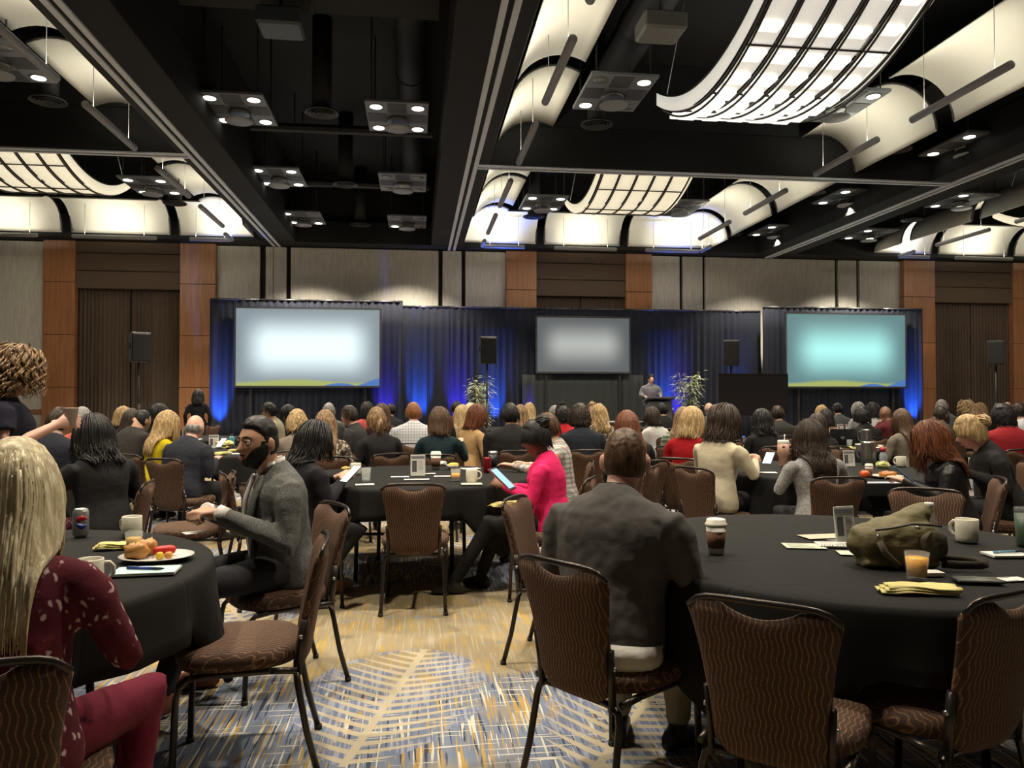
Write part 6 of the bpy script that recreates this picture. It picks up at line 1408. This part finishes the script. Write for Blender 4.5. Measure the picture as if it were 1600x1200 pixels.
pitcher(1357, 726, 'steel water pitcher beside the red-capped bottle'); pitcher(1353, 695, 'steel water pitcher farther back on the laptop table', .95)
p = pz(1380, 727, TOP); t = thing('bottle', 'clear bottle with a red cap on the right middle table', 'bottle', p, 0, 'bottles'); MB().lathe([(.001, 0), (.032, 0), (.034, .01), (.034, .09), (.02, .12), (.016, .13), (.001, .13)], 18, cap=False).build('body', plain('clear cola bottle', (.30, .33, .38), .1), t); MB().lathe([(.001, .125), (.024, .125), (.024, .16), (.001, .16)], 16, cap=False).build('cap', plain('red cap', (.45, .02, .03), .4), t)
mug(1408, 729, 'white mug right of the red-capped bottle', 2); papercup(1358, 745, 'half-size paper cup on the right middle table', .75); sign(1326, 728, 'white standing sign behind the grey sweater', -10, .10, .14)
p = pz(1385, 746, TOP); t = thing('plate', 'white plate of breakfast food on the right middle table', 'plate', p, 0); MB().lathe([(.001, .004), (.075, .003), (.08, 0), (.12, .014), (.121, .016), (.08, .008), (.001, .007)], 28, cap=False).build('dish', M_CERAM, t)
food('omelette', 'browned omelette on the breakfast plate', 'food', .01, 0, .018, (.06, .05, .022), (.42, .16, .03), 11); crumpled(1379, 731, 'ball of pale green lettuce-like napkin behind the breakfast plate', .06, 6, plain('pale lettuce', (.45, .48, .18), .6))
p = pz(1351, 748, TOP); food('tomato', 'orange-red fruit beside the paper cup', 'fruit', 0, 0, .025, (.034, .034, .03), (.62, .10, .02), 12, .02)
sheet(1375, 754, .26, .1, -6, 'blue and white leaflet in front of the breakfast plate', mat=plain('leaflet', (.42, .46, .55), .7), ink=3); napkin(1270, 735, 'yellow napkin left of the grey sweater', 0, .14, .07, 9); sheet(1192, 738, .22, .1, -15, 'white papers in front of the cream blazer', ink=2)
p = pz(1315, 697, TOP); t = thing('laptop', 'dark open laptop with a round logo, seen from behind', 'laptop', p, math.radians(-12)); MB().bbox(-.16, .16, .0, .22, 0, .014, .004).build('base', M_BLK, t, smooth=False)
MB().slab(np.array([[(-.16, -.01, .012), (.16, -.01, .012)], [(-.16, -.07, .22), (.16, -.07, .22)]]), np.array([0, .008, 0])).build('lid', plain('laptop lid', (.022, .024, .028), .4), t, smooth=False); lg = MB().lathe([(.022, 0), (.026, 0), (.026, .001), (.022, .001)], 24); lg.rot(M=np.array(Matrix.Rotation(math.radians(74), 3, 'X')), loc=(0, -.0435, .115)); lg.build('round_logo', M_STEEL, t)
sheet(1338, 694, .2, .14, 5, 'yellow-white papers by the far steel pitcher', mat=plain('cream sheet', (.62, .60, .40), .8)); sheet(1300, 700, .2, .12, 5, 'white printed sheet beside the laptop', ink=3)
# --- other tables
crumpled(352, 700, 'cream napkin crumpled at the left of the scattered napkin table', .10, 1); napkin(375, 705, 'cream napkin lying flat beside the crumpled one', 20, .26, .16, 3); sheet(360, 709, .22, .16, 12, 'white sheet beside the scattered napkins', ink=3); mug(381, 699, 'white mug behind the scattered napkins', 1)
p = pz(362, 699, TOP); t = thing('bottle', 'blue water bottle behind the scattered napkins', 'bottle', p, 0, 'bottles'); MB().lathe([(.001, 0), (.036, 0), (.038, .01), (.038, .11), (.022, .14), (.001, .14)], 18, cap=False).build('body', plain('blue bottle', (.05, .22, .32), .25), t); MB().lathe([(.001, .14), (.02, .14), (.02, .165), (.001, .165)], 14, cap=False).build('cap', M_BLK, t)
sign(334, 700, 'standing sign right of the bald man in navy', 15); hold(346, 692, .86, facing_up(-24, 40), 'small phone held by the bald man in navy')
sheet(85, 747, .2, .14, -20, 'open white notepad in front of the woman in the black blazer', 'notebook', name='notepad', thick=.008, ink=4); crumpled(80, 740, 'cream napkin beside the black blazer woman\'s notepad', .05, 2)
for i, (x, y, a, wh) in enumerate(TB[5:13]):
    lb = wh
    if i in (1, 3, 4, 5, 6, 7): sign(0, 650, 'standing sign on the table ' + lb, 0).location = (x + .1, y + .05, TOP)
    mug(0, 0, 'white mug on the table ' + lb, a * 5, False, loc=(x - .45, y - .4)); sheet(i + 3, 0, .2, .28, a * 60, 'white papers on the table ' + lb, loc=(x + .35, y - .45), ink=4)
    napkin(0, 0, 'cream napkin on the table ' + lb, a * 90, .2, .1, i, loc=(x - .15, y - .62)) 
    g_ = tumbler_glass(700, 700, 'water glass on the table ' + lb, None); g_.location = (x + .05, y - .25, TOP)
